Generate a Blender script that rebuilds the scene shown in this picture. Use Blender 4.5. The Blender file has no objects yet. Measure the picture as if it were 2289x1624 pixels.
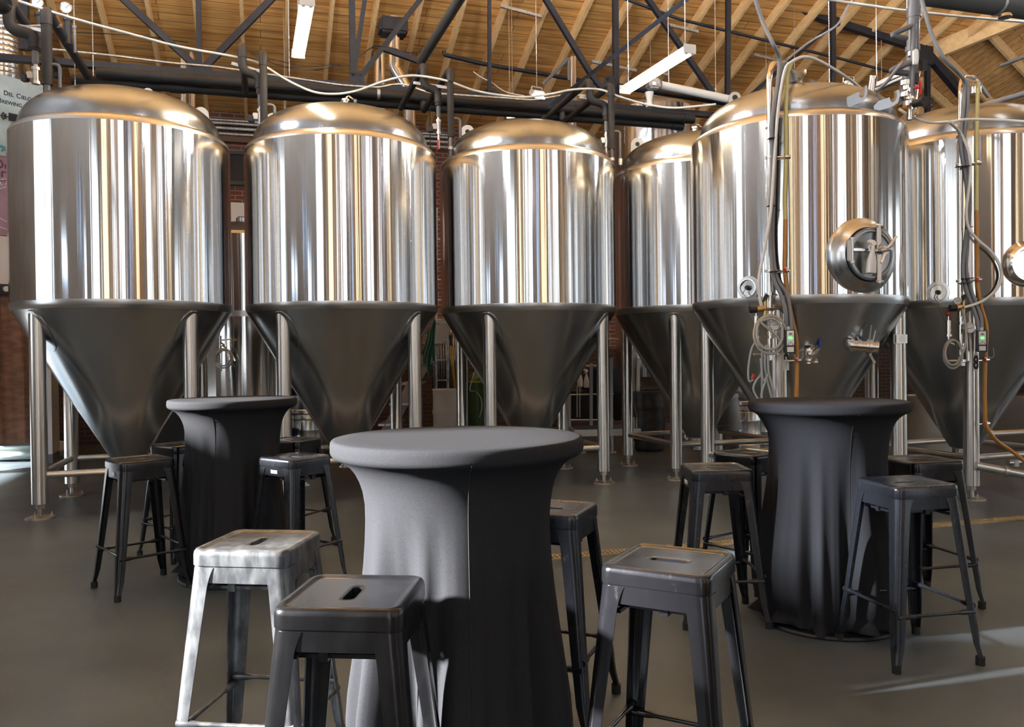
import bpy, bmesh, math, random
from mathutils import Vector, Matrix
S = bpy.context.scene
COL = S.collection
PI = math.pi
# ------------------------------------------------------------------ camera
F, PITCH, HC, ROLL = 1843.0, 0.009616, 1.33462, -0.01213      # focal length in px of the 2289 px wide frame
CX, CY = 1144.5, 812.0
cp, sp, cr, sr = math.cos(PITCH), math.sin(PITCH), math.cos(ROLL), math.sin(ROLL)
cam_d = bpy.data.cameras.new('camera')
cam_d.sensor_fit = 'HORIZONTAL'; cam_d.sensor_width = 36.0
cam_d.lens = F * 36.0 / 2289.0
cam_d.clip_start = 0.05; cam_d.clip_end = 200
cam = bpy.data.objects.new('camera', cam_d); COL.objects.link(cam)
r0, u0, fw = Vector((1, 0, 0)), Vector((0, sp, cp)), Vector((0, cp, -sp))
rt = r0 * cr + u0 * sr; up = u0 * cr - r0 * sr
cam.matrix_world = Matrix(((rt.x, up.x, -fw.x, 0), (rt.y, up.y, -fw.y, 0), (rt.z, up.z, -fw.z, HC), (0, 0, 0, 1)))
S.camera = cam
# ------------------------------------------------------------------ world, sun, exposure
W = bpy.data.worlds.new('sky'); S.world = W; W.use_nodes = True
nt = W.node_tree; nt.nodes.clear()
bg = nt.nodes.new('ShaderNodeBackground'); wo = nt.nodes.new('ShaderNodeOutputWorld')
tc = nt.nodes.new('ShaderNodeTexCoord'); sx = nt.nodes.new('ShaderNodeSeparateXYZ'); rp = nt.nodes.new('ShaderNodeValToRGB')
rp.color_ramp.elements[0].position = 0.42; rp.color_ramp.elements[0].color = (0.55, 0.53, 0.50, 1)
rp.color_ramp.elements[1].position = 0.62; rp.color_ramp.elements[1].color = (0.62, 0.78, 1.0, 1)
mp = nt.nodes.new('ShaderNodeMath'); mp.operation = 'MULTIPLY_ADD'; mp.inputs[1].default_value = 0.5; mp.inputs[2].default_value = 0.5
nt.links.new(tc.outputs['Generated'], sx.inputs[0]); nt.links.new(sx.outputs['Z'], mp.inputs[0])
nt.links.new(mp.outputs[0], rp.inputs[0]); nt.links.new(rp.outputs[0], bg.inputs[0]); nt.links.new(bg.outputs[0], wo.inputs[0])
bg.inputs[1].default_value = 2.5
sun_d = bpy.data.lights.new('sun', 'SUN'); sun_d.energy = 34.0; sun_d.angle = math.radians(2.6); sun_d.color = (1.0, 0.99, 0.96)
sun = bpy.data.objects.new('sun', sun_d); COL.objects.link(sun)
sun.rotation_euler = Vector((0.97, 0.24, -0.365)).to_track_quat('-Z', 'Y').to_euler()
S.view_settings.view_transform = 'Standard'; S.view_settings.look = 'None'
S.view_settings.exposure = 0.9; S.view_settings.gamma = 1.0; S.view_settings.use_curve_mapping = False
S.render.engine = 'CYCLES'
S.cycles.use_denoising = True
S.cycles.max_bounces = 10; S.cycles.glossy_bounces = 6; S.cycles.diffuse_bounces = 5; S.cycles.transmission_bounces = 6
S.cycles.sample_clamp_indirect = 8.0; S.cycles.caustics_reflective = False; S.cycles.caustics_refractive = False
# ------------------------------------------------------------------ frame of the hall: w runs along the tank row, v away from the camera
AL = 0.29055
CA, SA = math.cos(AL), math.sin(AL)
WD, ND, UP = Vector((CA, SA, 0)), Vector((-SA, CA, 0)), Vector((0, 0, 1))
def WV(w, v, z=0.0): return Vector((w * CA - v * SA, w * SA + v * CA, z))
def vof(p): return p.x * -SA + p.y * CA
def wof(p): return p.x * CA + p.y * SA
def ray(x, y):
    X, Y = x - CX, y - CY
    X, Y = cr * X + sr * Y, -sr * X + cr * Y
    a, u = X / F, -Y / F
    return Vector((a, cp + u * sp, u * cp - sp))
def pix(x, y, d):                        # the point at depth d (world y) seen at a pixel of the survey photograph
    r = ray(x, y); return Vector((0, 0, HC)) + r * (d / r.y)
def pv(x, y, v):                         # ... on the upright plane at v
    r = ray(x, y); return Vector((0, 0, HC)) + r * (v / (r.x * -SA + r.y * CA))
def pfloor(x, y, z=0.0):
    r = ray(x, y); return Vector((0, 0, HC)) + r * ((z - HC) / r.z)
# ------------------------------------------------------------------ mesh helpers
class MB:
    def __init__(s): s.bm = bmesh.new()
    def box(s, c, size, rot=None, bev=0.0):
        r = bmesh.ops.create_cube(s.bm, size=1.0)
        vs = r['verts']; M = Matrix.Diagonal((*size, 1))
        if rot is not None: M = rot.to_4x4() @ M
        M = Matrix.Translation(Vector(c)) @ M
        bmesh.ops.transform(s.bm, matrix=M, verts=vs)
        if bev:
            es = list({e for v in vs for e in v.link_edges})
            bmesh.ops.bevel(s.bm, geom=es, offset=bev, segments=2, affect='EDGES', clamp_overlap=True)
        return s
    def bar(s, a, b, wd, ht, upv=UP, bev=0.0):            # rectangular bar from a to b
        a, b = Vector(a), Vector(b); d = (b - a); L = d.length; z = d / L
        u = Vector(upv)
        if abs(z.dot(u)) > 0.98: u = Vector((1, 0, 0))
        x = z.cross(u).normalized(); y = x.cross(z).normalized()
        R = Matrix((x, y, z)).transposed()
        return s.box((a + b) / 2, (wd, ht, L), R, bev)
    def rings(s, rs, close=True, cap0=False, cap1=False):
        bm = s.bm; V = [[bm.verts.new(p) for p in r] for r in rs]; n = len(V[0])
        for i in range(len(V) - 1):
            for j in range(n if close else n - 1):
                k = (j + 1) % n
                try: bm.faces.new((V[i][j], V[i][k], V[i + 1][k], V[i + 1][j]))
                except ValueError: pass
        if cap0: bm.faces.new(list(reversed(V[0])))
        if cap1: bm.faces.new(V[-1])
        return V
    def lathe(s, prof, seg=32, M=None, cap0=False, cap1=False):
        M = M or Matrix.Identity(4); rs = []
        for r, z in prof:
            rs.append([M @ Vector((max(r, 1e-4) * math.cos(2 * PI * k / seg), max(r, 1e-4) * math.sin(2 * PI * k / seg), z)) for k in range(seg)])
        s.rings(rs, True, cap0, cap1); return s
    def cyl(s, a, b, r, seg=16, r2=None):
        a, b = Vector(a), Vector(b); d = b - a
        M = Matrix.Translation(a) @ d.to_track_quat('Z', 'Y').to_matrix().to_4x4()
        r2 = r if r2 is None else r2
        return s.lathe([(r, 0), (r2, d.length)], seg, M, True, True)
    def tube(s, pts, r, seg=10, fil=0.0, smooth=False, cap=True):
        P = path(pts, fil, smooth); s.sweep(P, r, seg, cap); return s
    def sweep(s, P, r, seg=10, cap=True):
        n = len(P); T = []
        for i in range(n):
            t = (P[min(i + 1, n - 1)] - P[max(i - 1, 0)]); T.append(t.normalized())
        u = Vector((0, 0, 1)) if abs(T[0].z) < 0.9 else Vector((1, 0, 0))
        x = T[0].cross(u).normalized(); rs = []
        for i in range(n):
            x = (x - T[i] * x.dot(T[i])).normalized(); y = T[i].cross(x)
            rr = r[i] if isinstance(r, (list, tuple)) else r
            rs.append([P[i] + (x * math.cos(2 * PI * k / seg) + y * math.sin(2 * PI * k / seg)) * rr for k in range(seg)])
        s.rings(rs, True, cap, cap)
    def prism(s, poly, h, M):                              # flat outline extruded by h along local z
        b = [s.bm.verts.new(M @ Vector((x, y, 0))) for x, y in poly]; t = [s.bm.verts.new(M @ Vector((x, y, h))) for x, y in poly]
        n = len(poly)
        for i in range(n): s.bm.faces.new((b[i], b[(i + 1) % n], t[(i + 1) % n], t[i]))
        s.bm.faces.new(list(reversed(b))); s.bm.faces.new(t); return s
    def quad(s, *p):
        s.bm.faces.new([s.bm.verts.new(Vector(q)) for q in p]); return s
    def build(s, name, mat, parent=None, smooth=True, loc=None, auto=35):
        bmesh.ops.recalc_face_normals(s.bm, faces=s.bm.faces)
        if loc is not None: bmesh.ops.translate(s.bm, verts=s.bm.verts, vec=-Vector(loc))
        me = bpy.data.meshes.new(name)
        if smooth:
            ca = math.cos(math.radians(auto))
            for f in s.bm.faces: f.smooth = True
            for e in s.bm.edges:
                if len(e.link_faces) == 2:
                    a, b = e.link_faces
                    if a.normal.dot(b.normal) < ca: e.smooth = False
        s.bm.to_mesh(me); s.bm.free()
        o = bpy.data.objects.new(name, me); COL.objects.link(o)
        if mat: me.materials.append(mat)
        if loc is not None: o.location = loc
        if parent is not None: o.parent = parent
        return o
def path(pts, fil=0.0, smooth=False):
    P = [Vector(p) for p in pts]
    if smooth:                                              # Catmull-Rom through the points
        out = []
        Q = [P[0] * 2 - P[1]] + P + [P[-1] * 2 - P[-2]]
        for i in range(1, len(Q) - 2):
            for k in range(8):
                t = k / 8; a, b, c, d = Q[i - 1], Q[i], Q[i + 1], Q[i + 2]
                out.append(0.5 * ((2 * b) + (c - a) * t + (2 * a - 5 * b + 4 * c - d) * t * t + (3 * b - a - 3 * c + d) * t ** 3))
        out.append(P[-1]); return out
    if not fil: return P
    out = [P[0]]
    for i in range(1, len(P) - 1):
        out += arc(P[i - 1], P[i], P[i + 1], fil)
    out.append(P[-1]); return out
def arc(a, b, c, fil, n=6):
    d1, d2 = (a - b), (c - b); l = min(fil, d1.length * 0.49, d2.length * 0.49)
    p, q = b + d1.normalized() * l, b + d2.normalized() * l
    return [(1 - t) ** 2 * p + 2 * t * (1 - t) * b + t * t * q for t in [k / n for k in range(n + 1)]]
def tag(o, label=None, cat=None, group=None, kind=None):
    if label: o['label'] = label
    if cat: o['category'] = cat
    if group: o['group'] = group
    if kind: o['kind'] = kind
    return o
def empty(name, label, cat, loc=(0, 0, 0), rz=0.0, group=None):
    o = bpy.data.objects.new(name, None); COL.objects.link(o); o.location = loc; o.rotation_euler = (0, 0, rz)
    o.empty_display_size = 0.1
    return tag(o, label, cat, group)
def struct(name, mb, mat, smooth=False, parent=None, rz=None):
    o = mb.build(name, mat, parent, smooth)
    if rz is not None: o.rotation_euler = (0, 0, rz)
    o['kind'] = 'structure'; return o
def copy_thing(root, loc, rz, label, group=None):
    c = root.copy(); COL.objects.link(c); c.location = loc; c.rotation_euler = (0, 0, rz); c['label'] = label
    if group: c['group'] = group
    for ch in root.children:
        d = ch.copy(); COL.objects.link(d); d.parent = c
        for g in ch.children:
            e = g.copy(); COL.objects.link(e); e.parent = d
    return c
def text(body, size, M, mat, parent, name='lettering', ext=0.0015, align='LEFT'):
    cu = bpy.data.curves.new(name, 'FONT'); cu.body = body; cu.size = size; cu.extrude = ext; cu.align_x = align
    cu.offset = size * 0.008
    o = bpy.data.objects.new(name, cu); COL.objects.link(o); cu.materials.append(mat); o.parent = parent; o.matrix_local = M
    return o
# ------------------------------------------------------------------ materials
def mat(name, col=(0.8, 0.8, 0.8), rough=0.5, metal=0.0, **k):
    m = bpy.data.materials.new(name); m.use_nodes = True
    b = m.node_tree.nodes['Principled BSDF']
    b.inputs['Base Color'].default_value = (*col, 1); b.inputs['Roughness'].default_value = rough; b.inputs['Metallic'].default_value = metal
    for a, v in k.items(): b.inputs[a].default_value = v
    return m
def nd(m, t, **k):
    n = m.node_tree.nodes.new(t)
    for a, v in k.items(): setattr(n, a, v)
    return n
def lk(m, a, b): m.node_tree.links.new(a, b)
def bsdf(m): return m.node_tree.nodes['Principled BSDF']
def noisy(m, c1, c2, scale=8.0, stretch=(1, 1, 1), p0=0.35, p1=0.65, rough=None, detail=5.0, bump=0.0, dist=0.01, coord='Object'):
    t = nd(m, 'ShaderNodeTexCoord'); mp = nd(m, 'ShaderNodeMapping'); mp.inputs['Scale'].default_value = stretch
    n = nd(m, 'ShaderNodeTexNoise'); n.inputs['Scale'].default_value = scale; n.inputs['Detail'].default_value = detail
    r = nd(m, 'ShaderNodeValToRGB'); e = r.color_ramp.elements
    e[0].position, e[1].position = p0, p1; e[0].color, e[1].color = (*c1, 1), (*c2, 1)
    lk(m, t.outputs[coord], mp.inputs[0]); lk(m, mp.outputs[0], n.inputs['Vector']); lk(m, n.outputs['Fac'], r.inputs[0]); lk(m, r.outputs[0], bsdf(m).inputs['Base Color'])
    if rough:
        q = nd(m, 'ShaderNodeMapRange'); q.inputs['To Min'].default_value, q.inputs['To Max'].default_value = rough
        lk(m, n.outputs['Fac'], q.inputs['Value']); lk(m, q.outputs[0], bsdf(m).inputs['Roughness'])
    if bump:
        b = nd(m, 'ShaderNodeBump'); b.inputs['Strength'].default_value = bump; b.inputs['Distance'].default_value = dist
        lk(m, n.outputs['Fac'], b.inputs['Height']); lk(m, b.outputs[0], bsdf(m).inputs['Normal'])
    return m
def steel(name, col, rough, aniso, ripple, rscale, dist=0.012):
    m = mat(name, col, rough, 1.0)
    b = bsdf(m); b.inputs['Anisotropic'].default_value = aniso; b.inputs['Anisotropic Rotation'].default_value = 0.25
    tg = nd(m, 'ShaderNodeTangent', direction_type='RADIAL', axis='Z'); lk(m, tg.outputs[0], b.inputs['Tangent'])
    t = nd(m, 'ShaderNodeTexCoord'); mp = nd(m, 'ShaderNodeMapping'); mp.inputs['Scale'].default_value = rscale
    n = nd(m, 'ShaderNodeTexNoise'); n.inputs['Scale'].default_value = 1.0; n.inputs['Detail'].default_value = 3.0; n.inputs['Roughness'].default_value = 0.6
    bu = nd(m, 'ShaderNodeBump'); bu.inputs['Strength'].default_value = ripple; bu.inputs['Distance'].default_value = dist
    lk(m, t.outputs['Object'], mp.inputs[0]); lk(m, mp.outputs[0], n.inputs['Vector']); lk(m, n.outputs['Fac'], bu.inputs['Height']); lk(m, bu.outputs[0], b.inputs['Normal'])
    return m
def emit(name, col, s):
    m = mat(name, col); b = bsdf(m); b.inputs['Emission Color'].default_value = (*col, 1); b.inputs['Emission Strength'].default_value = s; return m
M = {}
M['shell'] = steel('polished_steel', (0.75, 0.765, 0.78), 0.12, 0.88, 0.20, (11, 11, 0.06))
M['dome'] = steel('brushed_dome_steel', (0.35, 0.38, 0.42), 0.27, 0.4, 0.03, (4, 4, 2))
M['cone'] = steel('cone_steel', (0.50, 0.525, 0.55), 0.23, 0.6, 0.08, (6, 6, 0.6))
M['weld'] = mat('ground_weld_steel', (0.66, 0.67, 0.68), 0.28, 1.0)
M['leg'] = steel('brushed_leg_steel', (0.66, 0.645, 0.62), 0.30, 0.75, 0.03, (20, 20, 0.5))
M['bright'] = mat('bright_steel', (0.78, 0.76, 0.73), 0.16, 1.0)
M['satin'] = mat('satin_steel', (0.62, 0.60, 0.57), 0.33, 1.0)
M['satin2'] = mat('fine_brushed_steel', (0.56, 0.58, 0.60), 0.27, 1.0)
M['plate'] = noisy(mat('worn_foot_steel', (0.4, 0.36, 0.3), 0.5, 1.0), (0.35, 0.31, 0.26), (0.6, 0.57, 0.5), 14, rough=(0.35, 0.6))
M['galv'] = noisy(mat('galvanised_steel', (0.6, 0.61, 0.62), 0.42, 0.9), (0.45, 0.46, 0.48), (0.72, 0.73, 0.74), 25)
M['duct'] = mat('bright_flue_steel', (0.8, 0.79, 0.77), 0.14, 1.0)
M['foam'] = noisy(mat('black_pipe_insulation', (0.03, 0.028, 0.027), 0.75), (0.015, 0.0135, 0.013), (0.028, 0.025, 0.023), 10, rough=(0.6, 0.85))
M['foamtape'] = mat('insulation_elbow_tape', (0.02, 0.018, 0.017), 0.6)
M['foammain'] = noisy(mat('dark_header_insulation', (0.006, 0.006, 0.007), 0.55), (0.005, 0.005, 0.006), (0.010, 0.010, 0.011), 6, rough=(0.5, 0.7))
M['blacksteel'] = noisy(mat('black_painted_steel', (0.012, 0.013, 0.018), 0.38), (0.006, 0.0075, 0.014), (0.012, 0.015, 0.026), 9, rough=(0.4, 0.55))
M['whitepipe'] = mat('white_hose', (0.74, 0.74, 0.72), 0.45)
M['whitemetal'] = mat('white_enamel', (0.78, 0.77, 0.74), 0.4)
M['pvc'] = mat('grey_pvc', (0.13, 0.135, 0.15), 0.4)
M['greyhose'] = mat('grey_conduit_hose', (0.22, 0.23, 0.25), 0.45)
M['clear'] = mat('cloudy_vinyl_tube', (0.55, 0.53, 0.48), 0.25, 0.0, **{'Transmission Weight': 0.35})
M['clearblue'] = mat('clear_vinyl_tube', (0.62, 0.66, 0.70), 0.2, 0.0, **{'Transmission Weight': 0.45})
M['amber'] = mat('amber_tube', (0.50, 0.22, 0.035), 0.3)
M['yellow'] = mat('yellowed_tube', (0.62, 0.55, 0.22), 0.3)
M['red'] = mat('red_plastic', (0.55, 0.02, 0.02), 0.4)
M['blue'] = mat('blue_handle_grip', (0.02, 0.05, 0.35), 0.4)
M['black'] = mat('black_plastic', (0.012, 0.012, 0.013), 0.4)
M['brass'] = mat('brass', (0.55, 0.38, 0.16), 0.3, 1.0)
M['white'] = mat('white_plastic', (0.88, 0.88, 0.87), 0.4)
M['milky'] = mat('milky_plastic', (0.9, 0.9, 0.9), 0.35, 0.0, **{'Transmission Weight': 0.15})
M['dial'] = mat('gauge_dial', (0.75, 0.75, 0.73), 0.35)
M['rubber'] = mat('black_rubber', (0.008, 0.008, 0.008), 0.7)
M['chain'] = mat('chain_steel', (0.5, 0.49, 0.46), 0.35, 1.0)
M['tube'] = emit('fluorescent_tube', (1.0, 0.86, 0.60), 22.0)
M['uptube'] = emit('added_uplight_tube', (0.94, 0.97, 1.0), 470.0)
M['uptube_low'] = emit('added_uplight_tube_low', (0.94, 0.97, 1.0), 170.0)
M['dimtube'] = emit('added_hall_tube', (1.0, 0.93, 0.85), 6.0)
M['lamp'] = emit('floodlight_lens', (1.0, 0.98, 0.90), 9.0)
M['green'] = emit('green_display', (0.1, 1.0, 0.15), 1.3)
M['wire'] = mat('black_wire', (0.01, 0.01, 0.011), 0.5)
# stool paints: black enamel worn through to grey metal
def stool_paint(name, base, worn, p0, p1, rough, scale=9.0):
    m = mat(name, base, rough[0], 0.55); noisy(m, base, worn, scale, (1, 1, 0.45), p0, p1, rough, 9.0)
    bsdf(m).inputs['Coat Weight'].default_value = 0.35; bsdf(m).inputs['Coat Roughness'].default_value = 0.15
    return m
M['stool_grey'] = stool_paint('worn_gunmetal_paint', (0.07, 0.074, 0.082), (0.17, 0.178, 0.187), 0.42, 0.66, (0.30, 0.42), 26)
M['stool_black'] = stool_paint('satin_black_paint', (0.013, 0.013, 0.015), (0.022, 0.022, 0.026), 0.45, 0.75, (0.24, 0.34), 20)
M['stool_gloss'] = stool_paint('glossy_black_paint', (0.012, 0.012, 0.015), (0.06, 0.062, 0.07), 0.68, 0.86, (0.12, 0.28), 55)
M['stool_scuffed'] = stool_paint('scuffed_black_paint', (0.026, 0.029, 0.038), (0.14, 0.145, 0.16), 0.66, 0.84, (0.22, 0.36), 60)
# spandex cloth
def cloth(name, col):
    m = noisy(mat(name, col, 0.85), tuple(c * 0.85 for c in col), tuple(c * 1.15 for c in col), 320, p0=0.3, p1=0.7, detail=2.0, bump=0.12, dist=0.001)
    bsdf(m).inputs['Sheen Weight'].default_value = 0.0; bsdf(m).inputs['Sheen Roughness'].default_value = 0.4; bsdf(m).inputs['Specular IOR Level'].default_value = 0.06
    return m
M['cloth'] = cloth('charcoal_stretch_cloth', (0.0235, 0.0242, 0.0275))
# ------------------------------------------------------------------ room shell
WL, WR, VB, VF = -4.3, 17.0, 14.45, -3.2
ZE, SL = 5.434, 0.378                       # eave height, roof slope
VRG = VF
def zroof(v): return ZE + SL * (VB - v)
def brick(name, c1, c2, mortar, axes, scale=1.0):
    m = mat(name, c1, 0.85)
    t = nd(m, 'ShaderNodeTexCoord'); s = nd(m, 'ShaderNodeSeparateXYZ'); c = nd(m, 'ShaderNodeCombineXYZ')
    lk(m, t.outputs['Object'], s.inputs[0]); lk(m, s.outputs[axes[0]], c.inputs[0]); lk(m, s.outputs[axes[1]], c.inputs[1])
    b = nd(m, 'ShaderNodeTexBrick'); b.inputs['Scale'].default_value = scale
    b.inputs['Brick Width'].default_value = 0.22; b.inputs['Row Height'].default_value = 0.075; b.inputs['Mortar Size'].default_value = 0.008; b.inputs['Mortar Smooth'].default_value = 0.2
    b.inputs['Color1'].default_value = (*c1, 1); b.inputs['Color2'].default_value = (*c2, 1); b.inputs['Mortar'].default_value = (*mortar, 1)
    lk(m, c.outputs[0], b.inputs['Vector'])
    n = nd(m, 'ShaderNodeTexNoise'); n.inputs['Scale'].default_value = 2.2; n.inputs['Detail'].default_value = 6
    mx = nd(m, 'ShaderNodeMix', data_type='RGBA', blend_type='MULTIPLY'); mx.inputs['Factor'].default_value = 0.35
    lk(m, t.outputs['Object'], n.inputs['Vector']); lk(m, b.outputs['Color'], mx.inputs['A']); lk(m, n.outputs['Color'], mx.inputs['B'])
    lk(m, mx.outputs['Result'], bsdf(m).inputs['Base Color'])
    bu = nd(m, 'ShaderNodeBump'); bu.inputs['Strength'].default_value = 0.5; bu.inputs['Distance'].default_value = 0.006; bu.invert = True
    lk(m, b.outputs['Fac'], bu.inputs['Height']); lk(m, bu.outputs[0], bsdf(m).inputs['Normal'])
    return m
M['brick_b'] = brick('red_brick', (0.30, 0.10, 0.055), (0.21, 0.075, 0.05), (0.42, 0.37, 0.31), (0, 2))
M['brick_s'] = brick('red_brick_side', (0.34, 0.13, 0.07), (0.25, 0.09, 0.055), (0.45, 0.4, 0.33), (1, 2))
M['brick_tan'] = brick('warm_tan_brick', (0.62, 0.40, 0.22), (0.50, 0.30, 0.16), (0.6, 0.5, 0.38), (0, 2))
# floor: sealed grey concrete
mf = mat('sealed_concrete', (0.07, 0.07, 0.068), 0.35)
t = nd(mf, 'ShaderNodeTexCoord'); n1 = nd(mf, 'ShaderNodeTexNoise'); n1.inputs['Scale'].default_value = 0.55; n1.inputs['Detail'].default_value = 8; n1.inputs['Roughness'].default_value = 0.62
n2 = nd(mf, 'ShaderNodeTexNoise'); n2.inputs['Scale'].default_value = 140; n2.inputs['Detail'].default_value = 3
n3 = nd(mf, 'ShaderNodeTexNoise'); n3.inputs['Scale'].default_value = 2.3; n3.inputs['Detail'].default_value = 5
for n in (n1, n2, n3): lk(mf, t.outputs['Object'], n.inputs['Vector'])
r1 = nd(mf, 'ShaderNodeValToRGB'); e = r1.color_ramp.elements
e[0].position, e[1].position = 0.36, 0.66; e[0].color, e[1].color = (0.070, 0.088, 0.104, 1), (0.120, 0.149, 0.172, 1)
lk(mf, n1.outputs['Fac'], r1.inputs[0])
r3 = nd(mf, 'ShaderNodeValToRGB'); e = r3.color_ramp.elements
e[0].position, e[1].position = 0.33, 0.62; e[0].color, e[1].color = (0.78, 0.775, 0.76, 1), (1, 1, 1, 1)
lk(mf, n3.outputs['Fac'], r3.inputs[0])
mx = nd(mf, 'ShaderNodeMix', data_type='RGBA', blend_type='MULTIPLY'); mx.inputs['Factor'].default_value = 1.0
lk(mf, r1.outputs[0], mx.inputs['A']); lk(mf, r3.outputs[0], mx.inputs['B']); lk(mf, mx.outputs['Result'], bsdf(mf).inputs['Base Color'])
q = nd(mf, 'ShaderNodeMapRange'); q.inputs['From Min'].default_value, q.inputs['From Max'].default_value = 0.35, 0.7; q.inputs['To Min'].default_value, q.inputs['To Max'].default_value = 0.33, 0.42
lk(mf, n3.outputs['Fac'], q.inputs['Value']); lk(mf, q.outputs[0], bsdf(mf).inputs['Roughness'])
bu = nd(mf, 'ShaderNodeBump'); bu.inputs['Strength'].default_value = 0.25; bu.inputs['Distance'].default_value = 0.003
lk(mf, n2.outputs['Fac'], bu.inputs['Height']); lk(mf, bu.outputs[0], bsdf(mf).inputs['Normal'])
struct('floor', MB().box(((WL + WR) / 2, (VB + VF) / 2, -0.05), (WR - WL + 0.6, VB - VF + 0.6, 0.1)), mf, rz=AL)
# plank roof
def planks(name, c1, c2, gap, ax=(0, 1), width=0.145):
    m = mat(name, c1, 0.7)
    t = nd(m, 'ShaderNodeTexCoord'); s = nd(m, 'ShaderNodeSeparateXYZ'); c = nd(m, 'ShaderNodeCombineXYZ')
    lk(m, t.outputs['Object'], s.inputs[0]); lk(m, s.outputs[ax[0]], c.inputs[0]); lk(m, s.outputs[ax[1]], c.inputs[1])
    b = nd(m, 'ShaderNodeTexBrick'); b.inputs['Scale'].default_value = 1.0; b.inputs['Brick Width'].default_value = 3.7; b.inputs['Row Height'].default_value = width
    b.inputs['Mortar Size'].default_value = 0.005; b.inputs['Mortar Smooth'].default_value = 0.3; b.offset = 0.37
    b.inputs['Color1'].default_value = (*c1, 1); b.inputs['Color2'].default_value = (*c2, 1); b.inputs['Mortar'].default_value = (*gap, 1)
    lk(m, c.outputs[0], b.inputs['Vector'])
    mp = nd(m, 'ShaderNodeMapping'); mp.inputs['Scale'].default_value = (0.7, 9, 9) if ax[0] == 0 else (9, 0.7, 9)
    n = nd(m, 'ShaderNodeTexNoise'); n.inputs['Scale'].default_value = 2.0; n.inputs['Detail'].default_value = 7; n.inputs['Distortion'].default_value = 0.5
    lk(m, t.outputs['Object'], mp.inputs[0]); lk(m, mp.outputs[0], n.inputs['Vector'])
    r = nd(m, 'ShaderNodeValToRGB'); e = r.color_ramp.elements; e[0].position, e[1].position = 0.3, 0.7; e[0].color, e[1].color = (0.62, 0.55, 0.48, 1), (1.12, 1.1, 1.05, 1)
    mx = nd(m, 'ShaderNodeMix', data_type='RGBA', blend_type='MULTIPLY'); mx.inputs['Factor'].default_value = 1.0
    lk(m, n.outputs['Fac'], r.inputs[0]); lk(m, b.outputs['Color'], mx.inputs['A']); lk(m, r.outputs[0], mx.inputs['B']); lk(m, mx.outputs['Result'], bsdf(m).inputs['Base Color'])
    return m
M['planks'] = planks('roof_planks', (0.80, 0.46, 0.165), (0.66, 0.35, 0.11), (0.13, 0.06, 0.02))
M['planks_r'] = planks('roof_planks_turned', (0.66, 0.38, 0.15), (0.52, 0.28, 0.10), (0.09, 0.04, 0.015), (1, 0))
M['rafter'] = noisy(mat('rafter_timber', (0.6, 0.38, 0.17), 0.65), (0.70, 0.44, 0.19), (0.85, 0.58, 0.29), 3.0, (6, 0.5, 6), 0.3, 0.7)
HIP = [(12.11, 13.08), (10.90, 11.57), (17.0, 5.35)]
def rp_(w, v, dz=0): return (w, v, zroof(v) + dz)
mb = MB(); th = 0.06
poly = [(WL, VB), (12.9, VB), HIP[0], HIP[1], HIP[2], (WR, VRG), (WL, VRG)]
lo = [mb.bm.verts.new(rp_(*p)) for p in poly]; hi = [mb.bm.verts.new(rp_(*p, th)) for p in poly]
mb.bm.faces.new(list(reversed(lo))); mb.bm.faces.new(hi)
for i in range(len(poly)): mb.bm.faces.new((lo[i], lo[(i + 1) % 7], hi[(i + 1) % 7], hi[i]))
struct('ceiling', mb, M['planks'], rz=AL)
# turned roof beyond the hip at the right end
P1, P2 = Vector((7.131, 14.213, 6.522)), Vector((8.421, 13.502, 6.919))
DA, DB = P2 - P1, Vector((0.8, 0.6, -0.26))
def hp(a, b, dz=0): return P1 + DA * a + DB * b + Vector((0, 0, dz))
RX = DB.to_2d().normalized()
rot2 = math.atan2(DB.y, DB.x)
mb = MB(); poly = [hp(0, 0), hp(7, 0), hp(7, 9), hp(-0.9, 9), hp(-0.745, 2.1)]
Ri = Matrix.Rotation(-rot2, 4, 'Z')
lo = [mb.bm.verts.new(Ri @ p) for p in poly]; hi = [mb.bm.verts.new(Ri @ (p + Vector((0, 0, th)))) for p in poly]
mb.bm.faces.new(list(reversed(lo))); mb.bm.faces.new(hi)
for i in range(5): mb.bm.faces.new((lo[i], lo[(i + 1) % 5], hi[(i + 1) % 5], hi[i]))
struct('ceiling_hip', mb, M['planks_r'], rz=rot2)
# rafters
def beam(a, b, wd, ht, m=None, name='rafter_beam'):
    mb = MB(); mb.bar(a, b, wd, ht)
    c = (Vector(a) + Vector(b)) / 2
    o = mb.build(name, m or M['rafter'], None, False, c); o['kind'] = 'structure'; return o
PH, SPC = -2.07633, 0.61
for i in range(-3, 25):
    w = PH + i * SPC
    if w < WL + 0.05 or w > 16.8: continue
    v0 = VB if w < HIP[1][0] else HIP[1][1] - (w - HIP[1][0]) * 1.02
    drop = -0.085
    a = WV(w, v0, zroof(v0) + drop); b = WV(w, 3.0, zroof(3.0) + drop)
    beam(a, b, 0.05, 0.17)
    if w > HIP[1][0] and w < HIP[0][0]:
        vh = HIP[1][1] + (w - HIP[1][0]) * (HIP[0][1] - HIP[1][1]) / (HIP[0][0] - HIP[1][0])
        beam(WV(w, VB, zroof(VB) + drop), WV(w, vh, zroof(vh) + drop), 0.05, 0.17)
for a in (0.12, 0.62, 1.12, 1.62, 2.12, 2.7, 3.3): beam(hp(a, 0.05, -0.085), hp(a, 7.5, -0.085), 0.05, 0.17)
for a, b in ((-0.25, 0.72), (-0.52, 1.5)): beam(hp(a, b, -0.085), hp(a, 7.5, -0.085), 0.05, 0.17)
beam(hp(-0.02, -0.02, -0.14), hp(6.5, -0.02, -0.14), 0.12, 0.28)                    # valley beam
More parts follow.
